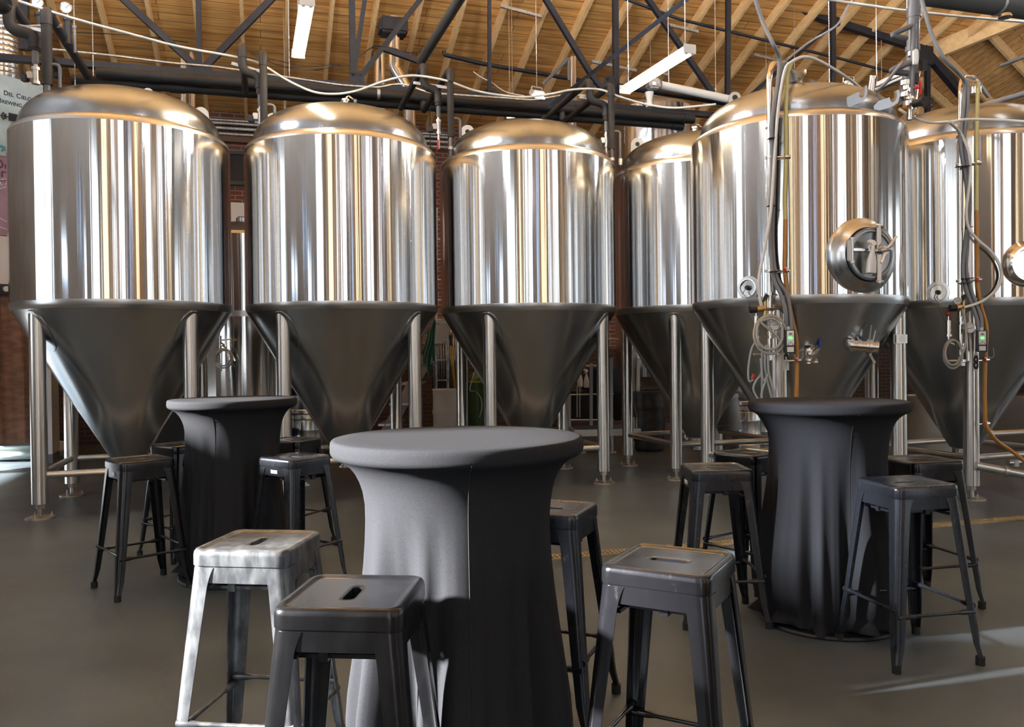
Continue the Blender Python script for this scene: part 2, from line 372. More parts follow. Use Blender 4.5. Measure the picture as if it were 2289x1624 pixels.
# walls
def wall(name, axis, c0, holes, a0, a1, z1, m, th=0.25):
    xs = sorted({a0, a1, *[h[0] for h in holes], *[h[1] for h in holes]}); zs = sorted({0.0, z1, *[h[2] for h in holes], *[h[3] for h in holes]})
    mb = MB()
    for i in range(len(xs) - 1):
        run = None
        for k in range(len(zs) - 1):
            mx_, mz_ = (xs[i] + xs[i + 1]) / 2, (zs[k] + zs[k + 1]) / 2
            if any(h[0] < mx_ < h[1] and h[2] < mz_ < h[3] for h in holes): continue
            c = ((xs[i] + xs[i + 1]) / 2, (zs[k] + zs[k + 1]) / 2); s = (xs[i + 1] - xs[i], zs[k + 1] - zs[k])
            if axis == 'w': mb.box((c[0], c0, c[1]), (s[0], th, s[1]))
            else: mb.box((c0, c[0], c[1]), (th, s[0], s[1]))
    return struct(name, mb, m, rz=AL)
wall('wall_back', 'w', VB + 0.125, [], WL - 0.25, WR + 0.25, 5.60, M['brick_b'])
LWIN = [(2.12, 2.98, 1.5, 3.14), (5.05, 5.72, 2.3, 2.82), (3.2, 3.8, 2.7, 3.95), (-2.4, 0.6, 0.6, 5.0), (6.4, 7.6, 1.2, 4.2), (8.8, 12.6, 0.0, 0.62)]
M['plaster'] = noisy(mat('grey_plaster', (0.21, 0.21, 0.21), 0.8), (0.18, 0.18, 0.18), (0.24, 0.24, 0.24), 3)
wall('wall_left', 'v', WL - 0.125, LWIN, VF, VB, 12.0, M['plaster'])
M['brick_low'] = brick('dark_low_brick', (0.075, 0.03, 0.02), (0.05, 0.022, 0.016), (0.09, 0.08, 0.07), (0, 2))
struct('trim_1', MB().box(((WL + WR) / 2, VB - 0.02, 0.72), (WR - WL, 0.05, 1.44)), M['brick_low'], rz=AL)  # strip of darker brick along the foot of the back wall
FW = [(-3.7, -2.7, 0.9, 7.6), (-1.7, -1.25, 0.9, 7.6), (-0.7, 0.5, 0.0, 7.6), (1.3, 1.7, 0.9, 7.6), (2.5, 3.5, 0.9, 7.6), (4.4, 4.8, 0.9, 7.6), (5.5, 6.9, 0.0, 7.6), (7.8, 8.2, 0.9, 7.6), (9.2, 10.4, 0.9, 7.6), (11.4, 11.9, 0.9, 7.6), (13.0, 14.6, 0.0, 7.6)]
wall('wall_front', 'w', VF - 0.125, FW, WL - 0.25, WR + 0.25, 12.0, M['brick_tan'])
RWIN = [(-2.5, -1.0, 1.0, 4.4), (0.5, 2.5, 1.0, 4.4), (4.2, 6.2, 0.0, 4.4), (8, 9.6, 1.0, 4.4)]
wall('wall_right', 'v', WR + 0.125, RWIN, VF, VB, 12.0, M['plaster'])
M['frame'] = mat('dark_window_frame', (0.03, 0.03, 0.035), 0.4)
M['day1'] = emit('daylit_glass', (0.86, 0.94, 1.0), 1.5)
M['day2'] = emit('added_amber_glow', (1.0, 0.80, 0.52), 1.15)  # amber glow added to put tan streaks into the tank reflections
M['day3'] = emit('daylit_glass_blue', (0.50, 0.68, 1.0), 1.0)
wn = 0
def window(axis, c0, h, pane, nx, nz):
    global wn
    wn += 1; mb = MB(); a0, a1, z0, z1 = h; t = 0.05
    def bx(ac, zc, sa, sz, d=0.08):
        if axis == 'w': mb.box((ac, c0, zc), (sa, d, sz))
        else: mb.box((c0, ac, zc), (d, sa, sz))
    for k in range(nx + 1): bx(a0 + (a1 - a0) * k / nx, (z0 + z1) / 2, t if 0 < k < nx else 0.09, z1 - z0)
    for k in range(nz + 1): bx((a0 + a1) / 2, z0 + (z1 - z0) * k / nz, a1 - a0, t if 0 < k < nz else 0.09)
    o = struct('window_%d' % wn, mb, M['frame'], rz=AL)
    if pane:
        p = MB(); y = c0 + (-0.05 if c0 < 0 else 0.05)
        if axis == 'w': p.quad((a0, y, z0), (a1, y, z0), (a1, y, z1), (a0, y, z1))
        else: p.quad((y, a0, z0), (y, a1, z0), (y, a1, z1), (y, a0, z1))
        q = p.build('pane', pane, o, False)
for k, h in enumerate(FW): window('w', VF - 0.1, h, (M['day2'], M['day1'], M['day1'], M['day3'], M['day2'], M['day1'], M['day1'], M['day2'], M['day1'], M['day3'], M['day2'])[k % 11], 2 if h[1] - h[0] < 1.4 else 4, 4)
for k, h in enumerate(RWIN): window('v', WR + 0.1, h, M['day1'], 3, 3)
M['tint'] = bpy.data.materials.new('sun_dimming_pane'); M['tint'].use_nodes = True  # added pane that weakens the sun falling on the right table
nt = M['tint'].node_tree; nt.nodes.clear(); a_ = nt.nodes.new('ShaderNodeBsdfTransparent'); b_ = nt.nodes.new('ShaderNodeOutputMaterial'); a_.inputs[0].default_value = (0.20, 0.21, 0.23, 1); nt.links.new(a_.outputs[0], b_.inputs[0])
for k, h in enumerate(LWIN[:5]): window('v', WL - 0.1, h, (None, None, M['tint'], M['day1'], M['day1'])[k], (1, 1, 1, 3, 2)[k], (1, 1, 1, 4, 3)[k])

for k, (w, v, wd) in enumerate(((-2.2, -2.2, 0.16), (-0.1, -2.6, 0.10), (0.9, -2.4, 0.30), (2.9, -2.5, 0.14), (4.1, -2.3, 0.16), (6.2, -2.6, 0.12), (7.4, -2.4, 0.30), (8.8, -2.3, 0.16), (10.9, -2.3, 0.3), (12.4, -2.3, 0.16))):  # unseen posts added to break the tank reflections into streaks
    mb = MB(); mb.box((w, v, 5.5), (wd, 0.16, 11.0)); struct('added_column_%d' % (k + 1), mb, (M['frame'], M['rafter'], M['frame'], M['whitemetal'], M['frame'], M['brick_tan'], M['frame'], M['rafter'], M['frame'], M['frame'])[k], rz=AL)
# ------------------------------------------------------------------ conical fermentation tanks
def cone_r(t, z): return t['R'] - (t['zj'] - z) * t['k']
def build_tank(t, label):
    R, zj, zs, zb = t['R'], t['zj'], t['zs'], t['zb']; c = t['c']; spin = t['spin']
    root = empty('fermentation_tank', label, 'tank', (c.x, c.y, 0), 0, 'conical steel fermentation tanks')
    t['root'] = root; seg = 128
    zt = zs - 0.055
    t['k'] = (R - 0.13) / (zj - zb)
    rs = R * 0.915
    o = MB().lathe([(R, zj + 0.055), (R, zj + 0.3), (R, zj + 0.8), (R, zs - 0.06)], seg).build('tank_shell', M['shell'], root); o.rotation_euler.z = spin
    sh = [(R, zs - 0.06), (R - 0.006, zs - 0.035), (R - 0.02, zs - 0.015), (R - 0.045, zs + 0.003), (rs + 0.004, zs + 0.018), (rs, zs + 0.021)]
    MB().lathe(sh, seg).build('shoulder_band', M['weld'], root)
    zd = zs + 0.02; b = t['dome']
    pr = [(rs, zd)]
    for k in range(1, 15):
        a = PI / 2 * k / 14
        pr.append((rs * math.cos(a) ** 0.82, zd + 0.01 + b * math.sin(a) ** 0.95))
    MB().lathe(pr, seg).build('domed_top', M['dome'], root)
    MB().lathe([(R - 0.002, zj + 0.0605), (R + 0.004, zj + 0.057), (R + 0.003, zj + 0.03), (R - 0.004, zj + 0.006), (R - 0.012, zj - 0.012)], seg).build('lower_band', M['weld'], root)
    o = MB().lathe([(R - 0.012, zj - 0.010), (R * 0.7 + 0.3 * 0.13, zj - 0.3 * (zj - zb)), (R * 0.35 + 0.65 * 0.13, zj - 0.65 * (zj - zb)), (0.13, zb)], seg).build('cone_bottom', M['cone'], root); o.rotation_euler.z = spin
    MB().lathe([(0.13, zb), (0.10, zb - 0.012), (0.10, zb - 0.05), (0.055, zb - 0.055), (0.055, zb - 0.13), (0.075, zb - 0.13), (0.075, zb - 0.15), (0.03, zb - 0.155)], 32).build('outlet', M['bright'], root)
    # legs on adjustable feet
    rl, lr = t['rl'], 0.065; tops = []
    for k in range(4):
        a = t['a0'] + k * PI / 2; d = Vector((math.cos(a), math.sin(a), 0)); p = d * rl; side = Vector((-d.y, d.x, 0))
        # the tube is cut to the slope of the cone
        n = 24; rg0, rg1 = [], []
        for j in range(n):
            q = p + d * (lr * math.cos(2 * PI * j / n)) + side * (lr * math.sin(2 * PI * j / n))
            rr = q.length; zc = zj - (R - rr) / t['k'] + 0.012
            rg0.append(q + UP * 0.125); rg1.append(q + UP * min(zc, zj - 0.01))
        mb = MB(); mb.rings([rg0, rg1], True, True, True)
        leg = mb.build('leg', M['leg'], root, auto=50)
        # wear plate: raised oval collar on the cone round the top of the leg
        mb = MB(); N = 40; r0_, r1_ = [], []
        zm = zj - (R - rl) / t['k']
        for (sc, rr_) in ((0.8, r0_), (1.0, r1_)):
            for j in range(N):
                ph = 2 * PI * j / N; u = 0.115 * sc * math.copysign(abs(math.cos(ph)) ** 0.8, math.cos(ph)); s_ = 0.20 * sc * math.copysign(abs(math.sin(ph)) ** 0.9, math.sin(ph)) - 0.06
                z = min(zm + s_ * 0.866 + 0.0, zj - 0.03); rad = R - (zj - z) * t['k'] + 0.005
                aa = a + u / max(rad, 0.2)
                rr_.append(Vector((rad * math.cos(aa), rad * math.sin(aa), z)))
        outer = [v.copy() for v in r1_]
        for v in outer: v -= Vector((v.x, v.y, 0)).normalized() * 0.014
        mb.rings([outer, r1_, r0_], True, False, True)
        mb.build('wear_plate', M['cone'], leg)
        mb = MB(); mb.cyl(p + UP * 0.012, p + UP * 0.13, 0.02, 12); mb.cyl(p + UP * 0.085, p + UP * 0.125, 0.04, 6); mb.lathe([(0.115, 0), (0.115, 0.012), (0.105, 0.016), (0.03, 0.022)], 28, Matrix.Translation(p), True, True)
        for j in range(3):
            q = p + Vector((math.cos(j * 2.09 + 0.5), math.sin(j * 2.09 + 0.5), 0)) * 0.085
            mb.cyl(q + UP * 0.01, q + UP * 0.03, 0.014, 6); mb.cyl(q + UP * 0.02, q + UP * 0.05, 0.006, 8)
        mb.build('levelling_foot', M['plate'], leg)
        tops.append(p)
    for k in range(4):
        p, q = tops[k], tops[(k + 1) % 4]; d = (q - p).normalized()
        MB().cyl(p + d * 0.06 + UP * 0.37, q - d * 0.06 + UP * 0.37, 0.03, 16).build('brace', M['leg'], root)
    return root
def lug(t, ang, r, h, tilt=0.0, two=False):                 # lifting eye on the dome
    mb = MB(); c = []
    w_ = 0.075
    for k in range(17):
        a = PI * k / 16; c.append((w_ * math.cos(a), h - w_ + w_ * math.sin(a)))
    c = [(w_ * 1.25, -0.08)] + c + [(-w_ * 1.25, -0.08)]
    M4 = Matrix.Translation((r * math.cos(ang), r * math.sin(ang), t['zs'] + 0.05)) @ Matrix.Rotation(ang + PI / 2 + tilt, 4, 'Z') @ Matrix.Rotation(PI / 2, 4, 'X') @ Matrix.Translation((0, 0, -0.01))
    mb.prism(c, 0.02, M4)
    for zz in ((h - w_,) if not two else (h - w_ * 0.9, h - w_ * 2.3)):
        mb.lathe([(0.026, -0.004), (0.026, 0.024)], 16, M4 @ Matrix.Translation((0, zz, 0)), True, True)
    o = mb.build('lifting_lug', M['whitemetal'] if not two else M['weld'], t['root'])
    me = o.data; me.materials.append(M['black'])
    for p in me.polygons:
        pass
    return o
TK = []
KT = (0.9448 - 0.13)
for i, (x, y) in enumerate(((-3.6185, 7.7543), (-1.6899, 8.3307), (0.1865, 8.9655), (2.1358, 9.4818))):
    TK.append(dict(c=Vector((x, y, 0)), R=0.9448, zj=1.788, zs=3.395, zb=0.38, dome=0.385, rl=0.8586, a0=-2.064, spin=(0.0, 1.3, 2.9, 4.4)[i]))
for i, (x, y) in enumerate(((2.5944, 7.4947), (4.4548, 8.1293))):
    TK.append(dict(c=Vector((x, y, 0)), R=0.9254, zj=1.735, zs=3.280, zb=0.38, dome=0.355, rl=0.8338, a0=(-2.08, -2.0066)[i], spin=(0.7, 3.6)[i]))
for t, l in zip(TK, ('steel fermentation tank at the left end of the row beside the banner', 'steel fermentation tank of the row, standing behind the small table at left',
        'steel fermentation tank of the row, behind the large front table', 'steel fermentation tank half hidden behind the tank with the round manway',
        'steel fermentation tank with a round manway and the number 9 on its leg', 'steel fermentation tank at the right edge with the number 8 on its leg')):
    build_tank(t, l)
# ------------------------------------------------------------------ stools
def sq_ring(h, r, z, n=8, cx=0, cy=0):                       # rounded square
    out = []
    for q, (sx_, sy_) in enumerate(((1, 1), (-1, 1), (-1, -1), (1, -1))):
        for k in range(n):
            a = q * PI / 2 + (PI / 2) * k / (n - 1)
            out.append(Vector((cx + sx_ * (h - r) + r * math.cos(a), cy + sy_ * (h - r) + r * math.sin(a), z)))
    return out
def slot_ring(n, z, L=0.040, r=0.0145):                       # stadium slot, point for point like sq_ring
    out = []
    for q, (sx_, sy_) in enumerate(((1, 1), (-1, 1), (-1, -1), (1, -1))):
        for k in range(n):
            a = q * PI / 2 + (PI / 2) * k / (n - 1); out.append(Vector((sx_ * L + r * math.cos(a), r * math.sin(a), z)))
    return out
STOOL = None
def stool_parts():
    parts = []
    mb = MB(); R_ = lambda h, r, z: sq_ring(h, r, z, 8)
    mb.rings([R_(0.150, 0.034, 0.712), R_(0.154, 0.036, 0.712), R_(0.154, 0.036, 0.742), R_(0.1525, 0.036, 0.752), R_(0.148, 0.034, 0.759), R_(0.142, 0.031, 0.7615), R_(0.136, 0.028, 0.7605), R_(0.131, 0.026, 0.757),
              R_(0.1265, 0.024, 0.7556), R_(0.122, 0.022, 0.7555), slot_ring(8, 0.7555, 0.046, 0.024), slot_ring(8, 0.7555, 0.041, 0.0175), slot_ring(8, 0.7535), slot_ring(8, 0.735)])
    parts.append(('seat', mb, None))
    mb = MB(); mb.rings([R_(0.1470, 0.033, 0.660), R_(0.1505, 0.034, 0.660), R_(0.150, 0.034, 0.712), R_(0.146, 0.033, 0.712)]); mb.rings([R_(0.1470, 0.033, 0.660), R_(0.146, 0.033, 0.712)])
    # cross straps and bumpers beneath the seat
    mb.bar((-0.14, -0.1, 0.645), (0.14, -0.1, 0.645), 0.012, 0.010); mb.bar((-0.14, 0.1, 0.645), (0.14, 0.1, 0.645), 0.012, 0.010)
    mb.bar((-0.1, -0.14, 0.636), (-0.1, 0.14, 0.636), 0.012, 0.010); mb.bar((0.1, -0.14, 0.636), (0.1, 0.14, 0.636), 0.012, 0.010)
    for a in (-0.1, 0.1): mb.box((a, 0.04, 0.637), (0.03, 0.022, 0.022)); mb.box((0.02, a, 0.643), (0.022, 0.03, 0.022))
    parts.append(('seat_frame', mb, None))
    for q, (sx_, sy_) in enumerate(((1, 1), (-1, 1), (-1, -1), (1, -1))):
        mb = MB(); rs = []
        zs_ = [0.706, 0.690, 0.675, 0.662, 0.648, 0.628, 0.59, 0.50, 0.36, 0.22, 0.10, 0.05, 0.028]
        for z in zs_:
            f = (0.706 - z) / 0.706
            co = 0.1515 + 0.062 * f + (0.006 * max(0, 0.08 - z) / 0.08)
            L = 0.060 + (0.040 - 0.060) * min(1, max(0, (0.668 - z) / 0.58))
            if z > 0.640: L += 0.013 * ((z - 0.640) / 0.066) ** 2
            if z < 0.11: L -= 0.012 * (0.11 - z) / 0.08
            r = min(0.034, L * 0.55); th_ = 0.004; ring = []
            outer = [(0, L)] + [(r - r * math.cos(PI / 2 * k / 8), r - r * math.sin(PI / 2 * k / 8)) for k in range(9)] + [(L, 0)]
            inner = [(L, th_), (L * 0.75, th_ + 0.001)] + [(r - (r - th_) * math.cos(PI / 2 * (1 - k / 6)), r - (r - th_) * math.sin(PI / 2 * (1 - k / 6))) for k in range(7)] + [(th_ + 0.001, L * 0.75), (th_, L)]
            for (dx, dy) in outer + inner: ring.append(Vector((sx_ * (co - dx), sy_ * (co - dy), z)))
            rs.append(ring)
        mb.rings(rs, True, True, True)
        # pressed groove on the outer corner
        c1, c2 = Vector((0.1515 + 0.040 - 0.0095, 0.1515 + 0.040 - 0.0095, 0.25)), Vector((0.1515 + 0.056 - 0.0085, 0.1515 + 0.056 - 0.0085, 0.07))
        parts.append(('leg', mb, q))
        g = MB(); a = Vector((c1.x * sx_, c1.y * sy_, c1.z)); b = Vector((c2.x * sx_, c2.y * sy_, c2.z)); g.tube([a, a.lerp(b, 0.5), b], [0.004, 0.0065, 0.004], 8)
        parts.append(('pressed_rib', g, ('leg', q)))
        f_ = MB(); co = 0.2175
        f_.rings([[Vector((sx_ * (co - 0.017 + 0.019 * math.cos(2 * PI * k / 12)), sy_ * (co - 0.017 + 0.019 * math.sin(2 * PI * k / 12)), z)) for k in range(12)] for z in (0.0, 0.036)], True, True, True)
        parts.append(('rubber_foot', f_, ('leg', q)))
    zz = 0.235; cc = 0.183
    for k, (a, b) in enumerate((((-1, -1), (1, -1)), ((1, -1), (1, 1)), ((1, 1), (-1, 1)), ((-1, 1), (-1, -1)))):
        z = zz + (0.012 if k % 2 else -0.012)
        A, B = Vector((a[0] * cc, a[1] * cc, z)), Vector((b[0] * cc, b[1] * cc, z)); d = (B - A).normalized()
        mb = MB(); mb.tube([A, A + d * 0.05, A + d * 0.075, B - d * 0.075, B - d * 0.05, B], [0.013, 0.012, 0.0075, 0.0075, 0.012, 0.013], 10)
        parts.append(('footrest_bar', mb, None))
    return parts
STOOL = {}
def make_stool(label, paint, x, y, a, tagged=False):
    root = empty('bar_stool', label, 'stool', (x, y, 0), a, 'square metal bar stools')
    if not STOOL:
        legs = {}
        for nm, mb, par in stool_parts():
            o = mb.build(nm, None, None, True, None, 40); o.data.materials.append(M['rubber'] if nm == 'rubber_foot' else M['stool_black'])
            STOOL.setdefault('list', []).append((nm, o.data, par)); bpy.data.objects.remove(o)
    legs = {}
    for nm, me, par in STOOL['list']:
        key = (me.name, paint)
        if key not in STOOL:
            m2 = me.copy()
            if nm != 'rubber_foot': m2.materials[0] = M[paint]
            STOOL[key] = m2
        o = bpy.data.objects.new(nm, STOOL[key]); COL.objects.link(o)
        if isinstance(par, tuple): o.parent = legs[par[1]]
        else: o.parent = root
        if nm == 'leg': legs[par] = o
    if tagged is not False:
        Mx = Matrix.Rotation(tagged, 4, 'Z') @ Matrix.Translation((0.0, -0.152, 0.684))
        mb = MB(); mb.box((0, 0, 0), (0.058, 0.003, 0.02), bev=0.001)
        for s_ in (-0.023, 0.023): mb.cyl((s_, -0.001, 0), (s_, -0.003, 0), 0.002, 8)
        o = mb.build('maker_plate', M['whitemetal'], root); o.matrix_local = Mx
        o['label'] = 'small pale metal plate riveted under the seat edge'
    return root
SP = [('worn grey metal bar stool left of the front table', 'stool_grey', -0.81, 2.616, -0.13 + PI / 2, False),
 ('satin black metal bar stool nearest the camera, before the front table', 'stool_black', -0.398, 2.028, -0.095 + PI / 2, False),
 ('glossy black metal bar stool right of the front table, nearest that side', 'stool_gloss', 0.436, 2.311, -0.504, False),
 ('dark metal bar stool half hidden behind the right of the front table', 'stool_scuffed', 0.134, 3.13, -0.388, False),
 ('black metal bar stool tucked behind the left side of the far left table', 'stool_gloss', -2.27, 5.65, -0.62, False),
 ('scuffed metal bar stool with a maker plate, right front of the far left table', 'stool_scuffed', -1.285, 4.85, -0.622, 0.0),
 ('glossy black bar stool behind the right side of the far left table', 'stool_gloss', -1.573, 5.871, -0.389, False),
 ('dark bar stool behind the left side of the right table', 'stool_gloss', 1.372, 4.787, -0.932, False),
 ('dark bar stool behind the right side of the right table', 'stool_black', 2.175, 4.401, -1.355 + PI / 2, False),
 ('scuffed metal bar stool at the front right of the right table', 'stool_scuffed', 1.734, 3.64, 0.203, False),
 ('dark metal bar stool with a maker plate, left of the far left table', 'stool_black', -2.19, 4.831, 0.76, -PI / 2),
 ('blue black bar stool with a maker plate, left front of the right table', 'stool_scuffed', 1.028, 4.178, 0.007, -PI / 2)]
for s_ in SP: make_stool(*s_)
# ------------------------------------------------------------------ cocktail tables under stretch cloths
def table(x, y, seed, label, clabel, amp, SR=1.07, SZ=0.9856):
    root = empty('cocktail_table', label, 'table', (x, y, 0), 0, 'tall round cocktail tables')
    MB().lathe([(0.373, 1.045), (0.376, 1.049), (0.376, 1.080), (0.372, 1.084)], 64, None, True, True).build('table_top', M['black'], root)
    MB().cyl((0, 0, 0.02), (0, 0, 1.05), 0.038, 24).build('pole', M['blacksteel'], root)
    MB().lathe([(0.335, 0), (0.338, 0.008), (0.33, 0.018), (0.10, 0.03), (0.06, 0.05)], 64, None, True, True).build('base_plate', M['blacksteel'], root)
    rnd = random.Random(seed)
    ks = [(k, rnd.uniform(0, 6.28), rnd.uniform(0.5, 1.0)) for k in (5, 7, 9, 12, 17, 23)]
    def fold(a, z):
        f = 0
        for k, p, w_ in ks:
            c = math.cos(k * a + p + 0.35 * math.sin(2 * a + z * 1.2 + p)); f += w_ * (1.35 * abs(c) ** 0.75 * (1 if c > 0 else -0.85)) / (k ** 0.6)
        return f
    mb = MB(); N = 220; rs = []
    prof = [(0.001, 1.108), (0.15, 1.1082), (0.30, 1.108), (0.344, 1.1075), (0.351, 1.1055), (0.355, 1.100), (0.3565, 1.09), (0.3565, 1.072), (0.3545, 1.064), (0.349, 1.057), (0.340, 1.052), (0.325, 1.044), (0.306, 1.028),
            (0.290, 1.006), (0.278, 0.98), (0.269, 0.95), (0.263, 0.91), (0.259, 0.86), (0.257, 0.80), (0.257, 0.73), (0.259, 0.66), (0.263, 0.58), (0.268, 0.50), (0.274, 0.42), (0.280, 0.34), (0.284, 0.26), (0.285, 0.18), (0.282, 0.12)]
    prof = [(r * SR, z * SZ) for r, z in prof]
    for r, z in prof:
        g = max(0.0, min(1.0, (0.90 - z) / 0.60)); A_ = amp * (g ** 1.0)
        rs.append([Vector(((r + A_ * fold(2 * PI * j / N, z)) * math.cos(2 * PI * j / N), (r + A_ * fold(2 * PI * j / N, z)) * math.sin(2 * PI * j / N), z)) for j in range(N)])
    for z, e_, dr in ((0.075, 1.25, 0.01), (0.045, 1.6, 0.035), (0.026, 1.9, 0.045), (0.022, 1.5, 0.01), (0.035, 1.2, -0.01)):        # hem bunched over the base
        rs.append([Vector((((0.288 + dr * (0.5 + 0.5 * math.sin(9 * 2 * PI * j / N + seed))) + amp * 0.55 * e_ * fold(2 * PI * j / N, 0.1)) * math.cos(2 * PI * j / N), ((0.288 + dr * (0.5 + 0.5 * math.sin(9 * 2 * PI * j / N + seed))) + amp * 0.55 * e_ * fold(2 * PI * j / N, 0.1)) * math.sin(2 * PI * j / N), z + 0.012 * math.sin(5 * 2 * PI * j / N + seed))) for j in range(N)])
    mb.rings(rs)
    o = mb.build('tablecloth', M['cloth'], None, True, None, 80); o.location = (x, y, 0)
    tag(o, clabel, 'tablecloth', 'charcoal stretch tablecloths')
    # sewn seam down the front
    mb = MB(); a0 = -PI / 2 + (0.16 if seed == 1 else 0.0 if seed == 2 else -0.05); pts = []
    for (r, z) in prof[8:]:
        g = max(0.0, min(1.0, (0.90 - z) / 0.60)); q = r + amp * g ** 1.0 * fold(a0 % (2 * PI), z) + 0.0006
        pts.append(Vector((q * math.cos(a0), q * math.sin(a0), z)))
    mb.tube(pts, 0.0013, 6); mb.build('seam', M['rubber'], o)
    return root
table(-0.168, 2.509, 1, 'tall round cocktail table under the nearest cloth', 'large charcoal stretch cloth over the front table, sunlit on its left', 0.066)
table(1.569, 4.107, 2, 'tall round cocktail table at right, its black base plate showing', 'charcoal stretch cloth over the right table, bunched at the base', 0.060)
table(-1.724, 5.088, 3, 'tall round cocktail table at the far left', 'charcoal stretch cloth over the far left table', 0.060)
# ------------------------------------------------------------------ lights on chains
def chain_mb(mb, a, b, r=0.006):
    a, b = Vector(a), Vector(b); n = max(2, int((b - a).length / 0.03)); P = [a.lerp(b, k / (2 * n)) for k in range(2 * n + 1)]
    mb.sweep(P, [r * (1.0 if k % 2 else 0.45) for k in range(2 * n + 1)], 6, True)
def shop_light(a, b, label, lit=True, group='fluorescent shop lights on chains', tops=None, flip=False):
    a, b = Vector(a), Vector(b); c = (a + b) / 2; d = (b - a).normalized(); L = (b - a).length + 0.06; s = d.cross(UP).normalized(); u = s.cross(d).normalized()
    if flip: u = -u
    R = Matrix((d, s, u)).transposed()
    root = empty('shop_light', label, 'light', c, 0, group)
    T = Matrix.Identity(4)
    def P(x, y, z): return d * x + s * y + u * z
    mb = MB(); rs = []
    for x in (-L / 2, L / 2): rs.append([P(x, y, z) for y, z in ((-0.062, 0.012), (-0.058, 0.018), (-0.032, 0.024), (-0.032, 0.066), (0.032, 0.066), (0.032, 0.024), (0.058, 0.018), (0.062, 0.012))])
    mb.rings(rs, True, True, True); mb.build('housing', M['whitemetal'], root, False)
    for x in (-L / 2, L / 2):
        mb = MB(); mb.box(P(x, 0, 0.026), (0.012, 0.128, 0.085), R, 0.004); mb.build('end_cap', M['whitemetal'], root, False)
    for y in (-0.030, 0.030):
        mb = MB(); mb.cyl(P(-L / 2 + 0.03, y, -0.006), P(L / 2 - 0.03, y, -0.006), 0.0145, 12); mb.build('lamp_tube', (M['uptube_low'] if wof(c) > 4.5 else M['uptube']) if flip else M['dimtube'] if 'outside' in label else M['tube'] if lit else M['white'], root)
        for x in (-L / 2 + 0.014, L / 2 - 0.014):
            mb = MB(); mb.box(P(x, y, -0.004), (0.022, 0.03, 0.036), R, 0.003); mb.build('socket', M['white'], root, False)
    for x in (-L / 2 + 0.08, L / 2 - 0.08):
        p = P(x, 0, 0.066); wp = c + p; zt = zroof(vof(wp)) - 0.02 if tops is None else tops
        mb = MB(); chain_mb(mb, p, p + UP * (zt - wp.z)); mb.build('chain', M['chain'], root)
    return root
shop_light(pix(686, 12, 6.9), pix(667, 124, 8.1), 'lit fluorescent shop light hanging above the second tank, pointing away')
shop_light(pix(1538, 118, 7.56), pix(1400, 204, 8.73), 'lit fluorescent shop light slanting above the half hidden tank')
shop_light(pix(1955, 202, 9.2), pix(2032, 168, 8.3), 'unlit white shop light behind the top of the manway tank', False)
for k, (w, v, z) in enumerate(((-2.9, 7.2, 5.3), (-0.4, 7.0, 5.3), (2.4, 7.0, 5.3), (5.2, 6.6, 5.2), (8.4, 6.4, 5.2), (11.5, 6.6, 5.2), (-2.6, 2.6, 5.4), (2.0, 2.4, 5.4), (6.8, 2.4, 5.4))):  # unseen uplights, added to brighten the plank roof
    shop_light(WV(w, v + 0.62, z), WV(w, v - 0.62, z), 'added upward facing strip light over the front of the hall, outside the picture', True, 'added strip lights over the front of the hall', None, True)
for k, (w, v, z) in enumerate(((-2.2, 3.4, 5.0), (3.4, 4.6, 5.0), (6.6, 4.4, 5.0), (1.0, -1.2, 4.8), (6.0, -1.2, 4.8))):  # unseen lights added to brighten the foreground
    shop_light(WV(w, v + 0.62, z), WV(w, v - 0.62, z), 'added fluorescent shop light over the front of the hall, outside the picture', True, 'added shop lights over the front of the hall')
def flood(x, y, d, label, yaw):
    root = empty('flood_light', label, 'light', pix(x, y, d), yaw, 'small floodlights above the tanks')
    mb = MB(); mb.box((0, 0, 0.03), (0.15, 0.12, 0.07), Matrix.Rotation(0.35, 3, 'X'), 0.012); mb.build('housing', M['whitemetal'], root)
    mb = MB(); mb.box((0, -0.035, -0.018), (0.135, 0.10, 0.02), Matrix.Rotation(0.6, 3, 'X'), 0.006); mb.build('lens', M['lamp'], root)
    mb = MB(); mb.tube([(-0.07, 0, 0.03), (-0.07, 0, 0.10), (0.07, 0, 0.10), (0.07, 0, 0.03)], 0.007, 8, 0.02); mb.build('bracket', M['galv'], root)
    mb = MB(); p = pix(x, y, d); chain_mb(mb, (0, 0, 0.10), (0, 0, zroof(vof(p)) - p.z)); mb.build('chain', M['chain'], root)
flood(1200, 214, 9.6, 'small lit floodlight on a long chain above the header pipes', 0.5)
flood(1146, 258, 11.2, 'small lit floodlight beside trailing ivy, low behind the third tank', -0.2)
mb = MB(); rnd = random.Random(5); c = pix(1152, 240, 11.4)
for k in range(42):
    p = c + Vector((rnd.gauss(0.02, 0.05), rnd.gauss(0, 0.04), rnd.uniform(-0.2, 0.10))); a = rnd.uniform(0, 6.28); l = rnd.uniform(0.025, 0.05)
    u = Vector((math.cos(a), math.sin(a), rnd.uniform(-0.8, 0.2))).normalized(); s = u.cross(UP).normalized() * l * 0.45
    q = mb.bm.verts.new
    mb.bm.faces.new((q(p), q(p + u * l * 0.5 + s), q(p + u * l), q(p + u * l * 0.5 - s)))
for k in range(4): mb.tube([c + Vector((0.03 * k - 0.04, 0, 0.15)), c + Vector((0.03 * k - 0.03, 0.01, 0)), c + Vector((0.035 * k - 0.05, 0, -0.22))], 0.003, 5)
tag(mb.build('trailing_ivy', mat('ivy_green', (0.10, 0.22, 0.045), 0.6), None, False, c), 'small green trailing ivy hanging by the low floodlight', 'plant')
